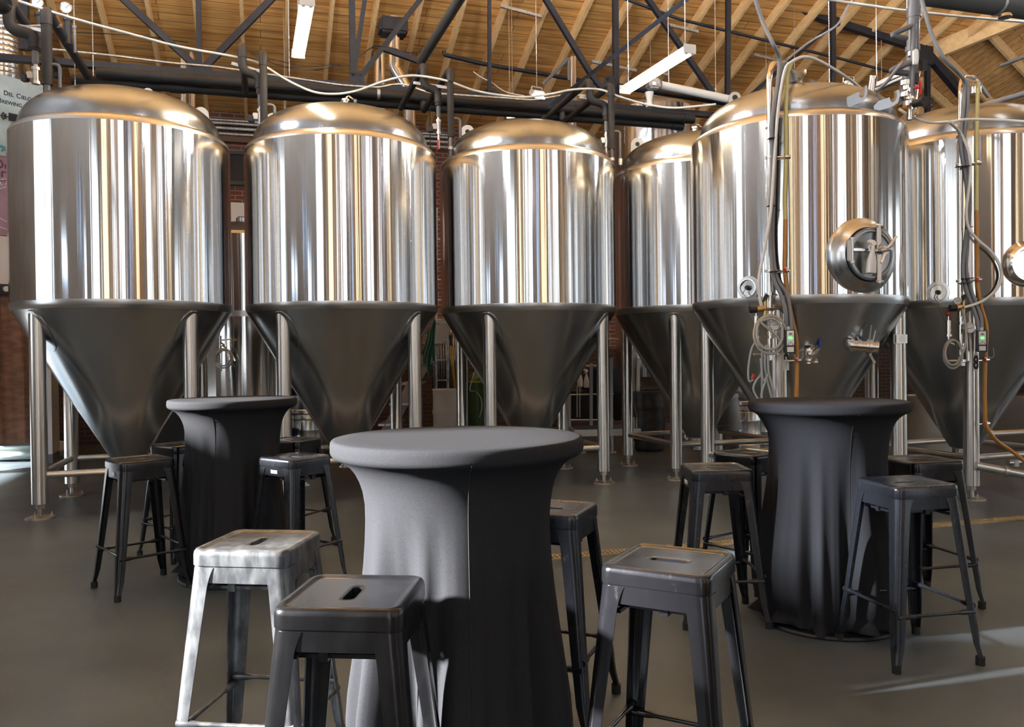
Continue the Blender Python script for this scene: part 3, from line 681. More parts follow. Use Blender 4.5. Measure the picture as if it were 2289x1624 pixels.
# ------------------------------------------------------------------ black steel roof truss along the row
def roofd(x, y):
    r = ray(x, y); nv = -r.x * SA + r.y * CA; k = (ZE + SL * VB - HC) / (r.z + SL * nv); return k * r.y
truss = empty('roof_truss', 'black steel roof truss running above the tank row', 'truss', WV(0, 10.5, 4.9))
TO = Vector(truss.location)
def member(pts, wd, name='web_member', m='blacksteel', par=None, v=10.5, dp=None):
    par = par or truss
    P = [pv(x, y, v) for x, y in pts]; mb = MB()
    for a, b in zip(P, P[1:]): mb.bar(a, b, wd, dp or wd * 0.9, ND)
    o = mb.build(name, M[m], par, False, Vector(par.location)); o.location = (0, 0, 0); return o
for pts, wd in (([(250, -26), (437, 148)], 0.075), ([(443, -30), (446, 152)], 0.06), ([(632, -28), (458, 150)], 0.075), ([(786, -30), (789, 165)], 0.075), ([(820, -30), (789, 172)], 0.055),
                ([(962, -30), (802, 176)], 0.06), ([(854, 107), (934, 136)], 0.065), ([(1094, -30), (1094, 204)], 0.045), ([(1200, -34), (1322, 168), (1348, 200)], 0.07),
                ([(1375, -30), (1377, 215)], 0.075), ([(1425, -36), (1612, 236)], 0.07), ([(1628, -30), (1626, 225)], 0.065), ([(1861, -30), (1861, 196)], 0.075)):
    member(pts, wd)
za = pv(447, 165, 10.5).z
mb = MB(); mb.bar(WV(-3.9, 10.5, za), WV(10.4, 10.5, za), 0.10, 0.07, UP); o = mb.build('bottom_chord', M['blacksteel'], truss, False, TO); o.location = (0, 0, 0)
def gusset(poly, v=10.47, th=0.012):
    mb = MB(); f = [mb.bm.verts.new(pv(x, y, v)) for x, y in poly]; b = [mb.bm.verts.new(pv(x, y, v) + ND * th) for x, y in poly]; n = len(f)
    mb.bm.faces.new(f); mb.bm.faces.new(list(reversed(b)))
    for i in range(n): mb.bm.faces.new((f[i], b[i], b[(i + 1) % n], f[(i + 1) % n]))
    c = sum((pv(x, y, v) for x, y in poly), Vector()) / n
    o = mb.build('gusset_plate', M['blacksteel'], truss, False, TO); o.location = (0, 0, 0)
    mb = MB()
    for k in range(5):
        q = pv(*poly[k % n], v).lerp(c, 0.45); mb.cyl(q, q - ND * 0.018, 0.016, 8)
    m_ = mb.build('bolts', M['blacksteel'], o, True, TO); m_.location = (0, 0, 0)
gusset([(418, 140), (472, 140), (474, 168), (416, 168)]); gusset([(783, 160), (814, 158), (814, 190), (780, 190)]); gusset([(1084, 198), (1104, 198), (1128, 216), (1062, 214)])
gusset([(1352, 170), (1382, 168), (1382, 200), (1350, 205)]); gusset([(1606, 212), (1640, 212), (1642, 238), (1600, 238)])
# the truss across the right end
t2 = empty('roof_truss', 'black steel truss with a bent corner above the right tanks', 'truss', WV(9, 11.5, 6.3))
for pts, wd in (([(1660, -22), (1890, 57), (2066, 112)], 0.11), ([(2062, 108), (2150, 212)], 0.12), ([(2073, 118), (2073, 262)], 0.075), ([(1868, 48), (1676, 214)], 0.055)):
    member(pts, wd, par=t2, v=11.2)
mb = MB(); mb.box(pv(2066, 122, 11.15), (0.36, 0.02, 0.3), Matrix.Rotation(AL, 3, 'Z')); o = mb.build('gusset_plate', M['blacksteel'], t2, False, Vector(t2.location)); o.location = (0, 0, 0)
# slotted channel and other straight members
def px_tube(name, label, cat, pts, r, m, fil=0.0, smooth=False, seg=10, group=None):
    P = [pix(*p) if len(p) == 3 else p for p in pts]; P = [Vector(p) for p in P]; c = sum(P, Vector()) / len(P)
    mb = MB(); mb.tube(P, r, seg, fil, smooth); return tag(mb.build(name, M[m], None, True, c, 60), label, cat, group)
mb = MB(); a, b = pix(1548, -12, 8.2), pix(1228, 238, 9.7); mb.bar(a, b, 0.045, 0.05, ND)
for k in range(46):
    p = a.lerp(b, (k + 0.5) / 46); mb.box(p - ND * 0.024 - UP * 0.01, (0.02, 0.012, 0.014), Matrix.Rotation(AL, 3, 'Z'))
tag(mb.build('slotted_channel', M['blacksteel'], None, False, (a + b) / 2), 'dark slotted steel channel crossing diagonally above the third tank', 'channel')
zt = pv(600, 117, 10.9).z
px_tube('black_pipe', 'long thin black pipe running level under the rafters', 'pipe', [WV(-4.1, 10.9, zt), WV(4.05, 10.9, zt)], 0.034, 'blacksteel')
px_tube('sprinkler_pipe', 'thin black sprinkler pipe sloping behind the tall hose bundle', 'pipe', [(1366, -14, 11.3), (1520, 43, 11.8), (1890, 134, 13.2), (2010, 166, 13.7)], 0.022, 'blacksteel')
px_tube('black_pipe', 'thin black pipe with a bent end high behind the third tank', 'pipe', [(992, 114, 11.8), (993, 122, 11.8), (1070, 141, 12.0), (1340, 187, 12.6)], 0.03, 'blacksteel', 0.05)
px_tube('insulated_riser', 'dark insulated pipe rising steeply to the roof from the third pipe drop', 'pipe', [(1040, -22, 7.9), (940, 138, 9.0)], 0.05, 'foam')
zc = pv(600, 162, 9.7).z
px_tube('conduit', 'bright steel conduit running along the top of the header pipes', 'conduit', [(96, 108, 8.9), (250, 124, 9.1), (384, 141, 9.35), (480, 149, 9.5), (545, 158, 9.6), (760, 190, 9.85), (846, 196, 9.95), (880, 188, 9.95), (905, 188, 9.95), (960, 208, 9.95), (1128, 219, 10.2), (1190, 224, 10.3), (1262, 212, 10.4), (1330, 214, 10.5)], 0.013, 'galv', 0.08)
px_tube('white_cable', 'white cable sagging across the whole row beneath the trusses', 'cable', [(40, 2, 7.2), (160, 40, 7.4), (300, 78, 7.7), (400, 104, 7.9), (520, 126, 8.1), (580, 142, 8.2), (640, 178, 8.3), (700, 205, 8.3), (752, 210, 8.4), (800, 202, 8.45), (850, 184, 8.5), (900, 171, 8.5), (940, 170, 8.55), (1000, 181, 8.6), (1060, 202, 8.7), (1120, 213, 8.8), (1175, 217, 8.9), (1230, 210, 9.0), (1282, 200, 9.0), (1340, 200, 9.1), (1385, 216, 9.1), (1440, 232, 9.2), (1500, 241, 9.2), (1550, 238, 9.2), (1600, 233, 9.2)], 0.0125, 'whitepipe', 0, True, 8)
for pts, l in (([(560, 118, 10.6), (640, 140, 10.6), (700, 148, 10.6), (762, 142, 10.6)], 'thin black wire drooping between truss gussets, upper strand'), ([(560, 122, 10.5), (640, 150, 10.5), (705, 156, 10.5), (760, 145, 10.5)], 'thin black wire drooping between truss gussets, lower strand'),
               ([(800, 128, 10.2), (838, 104, 10.2), (880, 108, 10.2), (915, 118, 10.2), (946, 112, 10.2)], 'black wire looped over the short truss brace'), ([(1058, 160, 11), (1075, 172, 11), (1100, 185, 11), (1130, 205, 11), (1172, 214, 11)], 'thin pale wire drooping beside the triangular gusset'),
               ([(160, 72, 9.6), (250, 76, 9.7), (330, 82, 9.8), (420, 95, 10)], 'thin black wire lying along the upper black pipe'), ([(262, 178, 9.4), (300, 192, 9.5), (350, 203, 9.6), (372, 200, 9.6), (392, 192, 9.6)], 'thin wire drooping behind the first tank dome')):
    px_tube('wire', l, 'wire', pts, 0.006, 'whitepipe' if 'pale' in l else 'wire', 0, True, 6)
# header pipes and the insulated drops to each tank
VM = 9.95; zm1 = pv(760, 204, VM).z; zm2 = pv(760, 223, VM + 0.12).z
def header(w0, w1, v, z, label):
    root = empty('header_pipe', label, 'pipe', WV((w0 + w1) / 2, v, z), AL, 'insulated header pipes behind the tanks')
    h = (w1 - w0) / 2; mb = MB(); mb.cyl((-h, 0, 0), (h, 0, 0), 0.056, 20); mb.build('pipe_run', M['foammain'], root)
    for x in (-h + 0.5, -h + 1.0, h * 0.1, h * 0.55, h - 0.08): MB().cyl((x, 0, 0), (x + 0.16, 0, 0), 0.064, 20).build('joint_sleeve', M['foammain'], root)
    x = -h + 3.05; MB().cyl((x, 0, 0), (x + 0.035, 0, 0), 0.062, 20).build('pipe_clamp', M['galv'], root)
    return root
wA = wof(pv(215, 150, VM)); wB = wof(pv(1538, 268, VM))
header(wA, wB, VM, zm1, 'upper black insulated header pipe running behind the tank row')
header(wof(pv(160, 160, VM + .12)), wB - 0.1, VM + 0.12, zm2, 'lower black insulated header pipe running behind the tank row')
def tube_part(name, P, r, m, root, fil=0.0, seg=12, smooth=False):
    o = MB(); o.tube([Vector(p) - Vector(root.location) for p in P], r, seg, fil, smooth); return o.build(name, M[m], root, True, None, 60)
def sleeve(a, b, c, fil, r, root, m='foamtape'):
    P = arc(Vector(a), Vector(b), Vector(c), fil); e0 = P[0] + (Vector(a) - P[0]).normalized() * 0.05; e1 = P[-1] + (Vector(c) - P[-1]).normalized() * 0.05
    o = MB(); o.sweep([p - Vector(root.location) for p in [e0] + P + [e1]], r, 12, True); return o.build('elbow_sleeve', M[m], root, True, None, 60)
def drop(e1, e2, d, label, r=0.036, big=1.0, dn=(0.26, 0.16, 0.18, 0.42), end2=0.70, back=None, s2=0.0):
    P1, P2 = pix(*e1, d), pix(*e2, d + s2)
    root = empty('glycol_pipe_drop', label, 'pipe', P2, 0, 'insulated pipe drops to the tanks')
    for k, P in enumerate((P1, P2)):
        L = (back or VM + 0.1 * (1 - k)) - vof(P)
        B = P + ND * L; zt = (zm2, zm1)[k]
        if k == 0:
            a1 = P - UP * dn[0]; a2 = a1 + WD * dn[1] - UP * 0.03; a3 = a2 - UP * dn[2]
            tube_part('insulated_pipe', [B + UP * (zt - B.z), B, P, a1, a2, a3], r, 'foam', root, 0.075 * big)
            sleeve(B, P, a1, 0.075 * big, r * 1.16, root); sleeve(P, a1, a2, 0.075 * big, r * 1.16, root); sleeve(a1, a2, a3, 0.075 * big, r * 1.16, root)
            b0 = a3; b1 = a3 - UP * dn[3]
            tube_part('steel_stub', [b0 + UP * 0.03, b0 - UP * 0.12], r * 0.62, 'pvc', root); tube_part('steel_stub', [b0 - UP * 0.10, b1], r * 0.42, 'satin', root)
            mb = MB(); c = b0 - UP * 0.22 - P2
            mb.cyl(c + UP * 0.06, c - UP * 0.06, r * 0.62, 12); mb.cyl(c + UP * 0.075, c + UP * 0.05, r * 0.8, 8); mb.cyl(c - UP * 0.075, c - UP * 0.05, r * 0.8, 8); mb.box(c - WD * 0.045 + UP * 0.0, (0.05, 0.05, 0.06), Matrix.Rotation(AL, 3, 'Z'), 0.006)
            mb.build('valve_body', M['satin'], root)
            mb = MB(); mb.box(c - WD * 0.085 - UP * 0.03, (0.055, 0.055, 0.06), None, 0.006); mb.build('valve_actuator', M['black'], root)
            mb = MB(); mb.box(c - WD * 0.02 - UP * 0.20 - ND * 0.05, (0.016, 0.012, 0.11), None, 0.003); 
            if e1[0] > 200: mb.build('valve_handle', M['red'], root)
        else:
            tube_part('insulated_pipe', [B + UP * (zt - B.z), B, P, P - UP * end2], r, 'foam', root, 0.075 * big)
            sleeve(B, P, P - UP * end2, 0.075 * big, r * 1.16, root)
            q = P - UP * end2; tube_part('steel_stub', [q + UP * 0.02, q - UP * 0.22], r * 0.6, 'pvc', root); MB().cyl(q - UP * 0.10 - P2, q - UP * 0.13 - P2, r * 0.85, 10).build('union_nut', M['satin'], root)
            s = P - UP * (end2 * 0.72)
            tube_part('bypass_pipe', [s, s + WD * 0.10, s + WD * 0.10 - UP * 0.30], 0.0155, 'pvc', root, 0.035); c = s + WD * 0.10 - UP * 0.30 - P2; MB().cyl(c, c - UP * 0.07, 0.024, 10).build('valve_body', M['satin'], root)
    m_ = MB(); a, b = P1 - UP * 0.17 - WD * 0.1 + ND * 0.06 - P2, P2 - UP * 0.17 + ND * 0.06 - P2; m_.bar(a, b, 0.02, 0.03); m_.build('pipe_bracket', M['galv'], root, False)
    return root
drop((20, 2), (103, 22), 7.3, 'insulated pipe drop with two elbows at the far left, over the first tank', 0.044, 1.1, (0.25, 0.20, 0.14, 0.26), 0.66)
drop((541, 100), (588, 118), 8.1, 'insulated pipe drop between the first and second tanks')
drop((947, 146), (1006, 156), 8.62, 'insulated pipe drop between the second and third tanks', dn=(0.22, 0.15, 0.16, 0.45))
drop((1318, 180), (1366, 190), 9.1, 'insulated pipe drop between the third tank and the half hidden one', dn=(0.22, 0.19, 0.18, 0.40))
for a, l, r in (((1638, 218, 8.0), 'insulated pipe slanting down from the pierced lug of the manway tank', 0.046), ((1560, 276, 8.6), 'short insulated pipe tucked under the slanting one by the manway tank', 0.04)):
    p = pix(*a); px_tube('insulated_pipe', l, 'pipe', [p + WD * 0.15, p, p + ND * (10.1 - vof(p))], r, 'foam', 0.05)
# gauges at top left
def gauge_face(root, c, r, facing, needle=0.8, name='gauge'):
    f = Vector(facing).normalized(); T = Matrix.Translation(Vector(c)) @ f.to_track_quat('Z', 'Y').to_matrix().to_4x4()
    b = MB().lathe([(r * 0.95, -0.025), (r, -0.02), (r, 0.004), (r * 0.9, 0.006), (r * 0.9, 0.0)], 28, T, True, False).build(name, M['bright'], root)
    MB().lathe([(r * 0.9, 0.001), (0.0005, 0.001)], 28, T).build('dial', M['dial'], b)
    mb = MB(); mb.bar(T @ Vector((-r * 0.15 * math.cos(needle), -r * 0.15 * math.sin(needle), 0.003)), T @ Vector((r * 0.7 * math.cos(needle), r * 0.7 * math.sin(needle), 0.003)), r * 0.07, 0.001, f)
    for k in range(11):
        a = -0.7 + k * 0.45; mb.bar(T @ Vector((r * 0.72 * math.cos(a), r * 0.72 * math.sin(a), 0.002)), T @ Vector((r * 0.85 * math.cos(a), r * 0.85 * math.sin(a), 0.002)), r * 0.035, 0.001, f)
    mb.build('needle', M['black'], b); return b
for x, y, l in ((148, 17, 'round pressure gauge on a black valve at top left, above the first tank'), (84, 6, 'round pressure gauge half cut by the top edge behind the left elbow')):
    p = pix(x, y, 7.9); root = empty('pressure_gauge', l, 'gauge', p)
    gauge_face(root, (0, 0, 0), 0.054, (0.25, -1, -0.25))
    MB().cyl((0, 0.02, -0.05), (0, 0.02, -0.10), 0.008, 8).build('stem', M['satin'], root)
    mb = MB(); mb.cyl((0, 0.02, -0.09), (0, 0.02, -0.34), 0.032, 14); mb.cyl((0, 0.02, -0.09), (0, 0.02, -0.12), 0.04, 14); mb.cyl((0, 0.02, -0.2), (-0.08, 0.06, -0.24), 0.028, 12); mb.build('valve_body', M['foamtape'], root)
    mb = MB(); mb.cyl((0.06, 0.03, -0.16), (0.06, 0.03, -0.42), 0.014, 10); mb.cyl((0.06, 0.03, -0.16), (0.06, 0.03, -0.19), 0.02, 10); mb.build('side_pipe', M['pvc'], root)
px_tube('strut_channel', 'short steel strut clamped across the two left pipe drops', 'channel', [(6, 62, 7.5), (138, 57, 7.6)], 0.017, 'galv', 0, False, 4)
member([(52, -30), (54, 112)], 0.10)
# flues and ducts
px_tube('steel_flue', 'shiny steel flue pipe rising behind the first tank, left of the pair', 'flue', [(410, 245, 12), (410, 118, 12.0)], 0.05, 'duct', seg=20, group='paired steel flues behind the first tank')
px_tube('steel_flue', 'shiny steel flue pipe rising behind the first tank, right of the pair', 'flue', [(429, 245, 12.2), (429, 118, 12.2)], 0.055, 'duct', seg=20, group='paired steel flues behind the first tank')
root = empty('steel_flue', 'bent shiny steel flue with a roof collar above the second tank', 'flue', pix(878, 100, 11.4))
o = Vector(root.location)
tube_part('flue_pipe', [pix(880, 40, 11.4), pix(880, 152, 11.4), pix(914, 205, 11.4), pix(916, 300, 11.4)], 0.085, 'duct', root, 0.06, 20)
MB().box(pix(878, 62, 11.4) - o, (0.38, 0.3, 0.22), Matrix.Rotation(AL, 3, 'Z'), 0.03).build('roof_collar', M['blacksteel'], root)
px_tube('steel_flue', 'straight steel flue pipe behind the bent one, over the second tank', 'flue', [(848, 262, 12.2), (848, 120, 12.2)], 0.09, 'duct', seg=20)
px_tube('steel_flue', 'steel flue pipe rising behind the third tank', 'flue', [(1281, 300, 12.4), (1280, 128, 12.4)], 0.055, 'duct', seg=20)
px_tube('vent_pipe', 'thin galvanised pipe loop with a peak beside the third flue', 'pipe', [(1212, 190, 11.8), (1271, 130, 12.0), (1272, 180, 12.0)], 0.025, 'pvc', 0.04)
mb = MB(); T = Matrix.Translation(pix(6, 140, 11.0)); pr = []
for k in range(40):
    z = -0.35 + 0.9 * k / 39; pr.append((0.235 + 0.006 * math.sin(k * 2.1), z))
mb.lathe(pr, 32, T); tag(mb.build('spiral_duct', M['duct'], None, True, pix(6, 140, 11.0)), 'shiny spiral duct at the top left corner above the banner', 'duct')
# channels hung from the roof, drop chains
for k, (x0, y0, x1, y1, d) in enumerate(((1118, 13, 1210, 37, 9.6), (1322, 137, 1422, 158, 10.6), (1496, 56, 1560, 71, 9.4), (1685, 122, 1740, 136, 10.4), (1808, 180, 1856, 192, 11.0), (1470, 162, 1494, 168, 11.0))):
    a, b = pix(x0, y0, roofd(x0, y0) - 0.42), pix(x1, y1, roofd(x1, y1) - 0.42); mb = MB(); mb.bar(a, b, 0.041, 0.041, UP)
    tag(mb.build('strut_channel', M['galv'], None, False, (a + b) / 2), ('galvanised strut hung high above the third tank', 'galvanised strut crossing the grey truss post', 'galvanised strut above the slanting light', 'galvanised strut behind the hose bundle top', 'galvanised strut low behind the manway tank dome', 'short galvanised strut above the white pipe')[k], 'channel', 'galvanised struts under the roof')
for k, (x, y0, y1, d) in enumerate(((168, -20, 196, 8.8), (209, -20, 200, 9.2), (634, 52, 254, 8.6), (647, -20, 175, 8.9), (1137, 20, 226, 9.65), (1454, 108, 150, 9.3), (1712, 104, 205, 10.2), (1775, 40, 195, 10.4), (1854, -20, 192, 8.6), (1970, 92, 182, 10))):
    b = pix(x, y1, d); a = Vector((b.x, b.y, zroof(vof(b)) - 0.01))
    if y0 > 0 and k != 8: q = pix(x, y0, roofd(x, y0) - 0.4); b = Vector((q.x, q.y, pix(x, y1, q.y).z)); a = Vector((q.x, q.y, zroof(vof(q)) - 0.01))
    mb = MB(); chain_mb(mb, a, b, 0.007)
    tag(mb.build('chain', M['chain'], None, True, (a + b) / 2), ('bare chain left of the first rafter over the first tank', 'bare chain beside a rafter over the first tank', 'bare chain left of the lit light, reaching lowest', 'bare chain beside the lit light above the second tank', 'bare chain hanging from the high strut', 'short chain behind the slanting light', 'bare chain behind the hose bundle, left', 'bare chain behind the hose bundle, right', 'bright heavy chain before the black post above the manway tank', 'dim chain behind the unlit light')[k], 'chain', 'hanging chains')
# white pipe with a fan box right of the slanting light
root = empty('exhaust_pipe', 'white plastic exhaust pipe with a grey fan box below the slanting light', 'pipe', pix(1530, 200, 11.0)); o = Vector(root.location)
tube_part('pipe_run', [pix(1476, 190, 11.0), pix(1630, 222, 11.4)], 0.055, 'whitepipe', root, 0, 18)
MB().box(pix(1460, 188, 10.95) - o, (0.17, 0.14, 0.13), Matrix.Rotation(AL, 3, 'Z'), 0.02).build('fan_box', M['galv'], root)
MB().box(pix(1462, 186, 10.87) - o, (0.06, 0.004, 0.05), Matrix.Rotation(AL, 3, 'Z')).build('fan_label', M['white'], root)
MB().lathe([(0.05, 0), (0.035, 0.1), (0.06, 0.2)], 20, Matrix.Translation(pix(1452, 240, 11.0) - o)).build('funnel', M['whitepipe'], root)
for x, y, d in ((1495, 192, 11.03), (1600, 216, 11.3)):
    q = pix(x, y, d); tube_part('hanger_rod', [q, Vector((q.x, q.y, zroof(vof(q)) - 0.01))], 0.006, 'galv', root, 0, 6)
px_tube('black_pipe', 'dark pipe directly under the white exhaust pipe', 'pipe', [(1380, 192, 11.2), (1635, 232, 11.6)], 0.04, 'blacksteel')
for k, pts in enumerate(([(1500, 232, 9.6), (1520, 232, 9.6), (1545, 250, 9.6)], [(1500, 240, 9.5), (1530, 225, 9.5), (1560, 258, 9.5)], [(1470, 252, 9.6), (1505, 246, 9.6), (1550, 254, 9.6)])):
    pts = [pix(x, y, 9.9) for x, y, d in pts]; pts[-1] = WV(wof(pts[-1]), VM, zm1 + 0.062); pts[0] = WV(wof(pts[0]), VM, zm1 + 0.062)
    px_tube('thin_hose', ('grey thin hose', 'pale thin hose', 'dark thin hose')[k] + ' lying over the end of the header pipes', 'hose', pts, 0.011, ('greyhose', 'whitepipe', 'wire')[k], 0.1)
# right upper corner: duct, bent pipe, conduit, rods
root = empty('round_duct', 'wide dark grey round duct across the top right corner', 'duct', pix(2160, -12, 8.0)); o = Vector(root.location)
a = pix(2056, -20, 7.9); mb = MB(); mb.cyl(a - o, a + WD * 4 - o, 0.125, 28); mb.build('duct_run', mat('dark_grey_duct', (0.075, 0.08, 0.08), 0.55), root)
c = a + WD * 0.92 - o; MB().cyl(c, c + WD * 0.03, 0.131, 28).build('clamp_band', M['galv'], root)
MB().lathe([(0.0, 0.02), (0.05, 0.0), (0.062, -0.03), (0.05, -0.035), (0.001, -0.03)], 20, Matrix.Translation(pix(2247, 32, 7.9) - o)).build('underside_cap', M['satin'], root)
p = pix(1942, 28, 6.6); px_tube('bent_pipe', 'dark grey pipe with an elbow at the top edge above the manway tank', 'pipe', [p + UP * 0.4, p, p - ND * 0.75], 0.047, 'pvc', 0.06, False, 16)
px_tube('conduit', 'thin white conduit crossing the top right corner', 'conduit', [(1836, -4, 8.2), (1890, 5, 8.25), (2010, 22, 8.4), (2120, 34, 8.6), (2320, 52, 8.9)], 0.013, 'whitepipe')
px_tube('grey_cable', 'grey cable looping up behind the black truss at upper right', 'cable', [(1912, -8, 9.8), (1895, 14, 9.8), (1874, 52, 9.8), (1848, 72, 9.8), (1812, 92, 9.8), (1760, 132, 9.0)], 0.013, 'greyhose', 0, True)
def rodtop(x, y0, y1, d):
    b = pix(x, y1, d); return Vector((b.x, b.y, max(pix(x, y0, d).z, 6.6 if x > 2000 else zroof(vof(b)))))
for k, (x, y0, y1, d) in enumerate(((2214, 48, 234, 9.0), (2220, 50, 234, 9.2), (2237, 150, 234, 9.0), (2262, 160, 236, 9.1), (2272, 174, 236, 9.4), (2283, 80, 236, 9.0), (1695, 115, 210, 10.0))):
    px_tube('hanger_rod', ('thin steel rod above the number 8 tank, leftmost of the close pair', 'thin steel rod above the number 8 tank, second of the close pair', 'short steel rod hanging from the level bracket at upper right', 'short steel rod right of the level bracket', 'very thin steel rod near the right edge', 'long steel rod nearest the right edge', 'thin steel rod behind the hose bundle of the manway tank')[k], 'rod', [rodtop(x, y0, y1, d), pix(x - 1, y1, d)], 0.0065, 'galv', 0, False, 6, 'thin steel hanger rods')
px_tube('level_bracket', 'level grey bar over the rods at upper right', 'bracket', [(2238, 147, 9.0), (2300, 122, 8.6)], 0.02, 'pvc')
px_tube('blue_grey_pipe', 'blue grey pipe rising to the right edge above the number 8 tank', 'pipe', [(2196, 236, 9.6), (2310, 203, 8.8)], 0.03, 'greyhose')
# white post at the right edge of the picture
px = pfloor(2286, 1182); 
mb = MB(); mb.box((0.262, 0, 1.62), (0.32, 0.10, 3.24), None, 0.004); o = mb.build('white_post', mat('white_board', (0.72, 0.72, 0.70), 0.5), None, False); o.location = px + Vector((0.0, 0.05, 0)); tag(o, 'white upright post cut by the right edge', 'post')
# ------------------------------------------------------------------ fittings on the tanks
def hit(t, x, y, off=0.0):                         # where the sight line through a pixel meets the shell
    r = ray(x, y); o = Vector((0, 0, HC)) - t['c']; R = t['R'] + off
    a = r.x ** 2 + r.y ** 2; b = 2 * (o.x * r.x + o.y * r.y); c = o.x ** 2 + o.y ** 2 - R * R
    k = (-b - math.sqrt(max(b * b - 4 * a * c, 0))) / (2 * a)
    return Vector((0, 0, HC)) + r * k
def hitc(t, x, y):                                 # ... meets the cone
    r = ray(x, y); o = Vector((0, 0, HC)); k = (t['c'].length - t['R'] * 1.1)
    for i in range(4000):
        p = o + r * k; q = p - t['c']
        if math.hypot(q.x, q.y) < cone_r(t, p.z): break
        k += 0.0008
    return p
def nrm(t, p):
    d = p - t['c']; d.z = 0; return d.normalized()
def frame_m(c, n):
    n = Vector(n).normalized(); s = UP.cross(n)
    if s.length < 1e-3: s = Vector((1, 0, 0))
    s.normalize(); u = n.cross(s)
    return Matrix(((s.x, u.x, n.x, c.x), (s.y, u.y, n.y, c.y), (s.z, u.z, n.z, c.z), (0, 0, 0, 1)))   # x right, y up, z outwards
def part(mb, name, m, root, label=None):
    o = mb.build(name, M[m], None, True, None, 45); o.parent = root
    o.matrix_parent_inverse = Matrix.Translation(-Vector(root.location)); o.matrix_parent_inverse = Matrix.Identity(4)
    for v in o.data.vertices: v.co -= Vector(root.location)
    if label: o['label'] = label
    return o
def subp(mb, name, m, par, root):
    o = mb.build(name, M[m], None, True, None, 45); o.parent = par
    for v in o.data.vertices: v.co -= Vector(root.location)
    return o
def lugw(t, x, y, back, two=False, wd=0.075, h=0.22, yaw=0.0):
    # lifting eye: plate with a hole, standing on the dome at the pixel, 'back' metres behind the front of the shell
    d = t['c'].y + back; p = pix(x, y, d); c = []
    for k in range(17):
        a = PI * k / 16; c.append((wd * math.cos(a), wd * math.sin(a)))
    c += [(-wd * 1.15, -h), (wd * 1.15, -h)]
    T = frame_m(p, Vector((math.sin(yaw), -math.cos(yaw), 0))); mb = MB(); mb.prism(c, -0.02, T)
    o = part(mb, 'lifting_lug', 'weld' if two else 'whitemetal', t['root'])
    hb = MB()
    for zz in ((0.0, -0.09) if two else (0.0,)): hb.lathe([(0.026, 0), (0.026, 0.002)], 16, T @ Matrix.Translation((0, zz, 0)), True, True)
    subp(hb, 'lug_hole', 'black', o, t['root'])
T1, T2, T3, T4, T5, T6 = TK
lugw(T1, 448, 256, 0.35); lugw(T2, 610, 268, 0.30); lugw(T3, 1045, 294, 0.35); lugw(T4, 1425, 322, 0.30); lugw(T5, 1643, 218, 0.25, True, 0.055, 0.26); lugw(T1, 330, 208, 0.2, False, 0.05, 0.1)
for t in TK:                                          # small pressure fittings on top of the domes
    zt = t['zs'] + 0.02 + t['dome']; mb = MB(); c = t['c'] + UP * (zt - 0.02)
    for (dx, dy, r, h) in ((0, 0, 0.05, 0.06), (0.16, -0.05, 0.03, 0.05), (-0.2, 0.1, 0.04, 0.05)):
        q = c + Vector((dx, dy, -0.03 if dx else 0)); mb.cyl(q, q + UP * h, r * 0.8, 16); mb.cyl(q + UP * (h - 0.015), q + UP * (h + 0.012), r, 16)
    mb.tube([c + Vector((-0.04, 0, 0.07)), c + Vector((-0.03, 0, 0.11)), c + Vector((0.03, 0, 0.11)), c + Vector((0.04, 0, 0.07))], 0.008, 8, 0.02)
    part(mb, 'top_fittings', 'bright', t['root'])
for t, xo, yo in ((T4, 1552, 296), (T2, 772, 236)):
    p = pix(xo, yo, t['c'].y - 0.15); mb = MB(); mb.lathe([(0.05, -0.03), (0.05, 0.0), (0.03, 0.01), (0.03, 0.04), (0.045, 0.04), (0.045, 0.06), (0.0, 0.06)], 18, Matrix.Translation(p)); mb.tube([p + UP * 0.05, p + Vector((0.03, 0, 0.10)), p + Vector((0.08, 0, 0.06))], 0.008, 8, 0.02); part(mb, 'relief_valve', 'bright', t['root'])
def clamp_ring(mb, c, r, ax=UP): mb.cyl(c - ax * 0.012, c + ax * 0.012, r, 16)
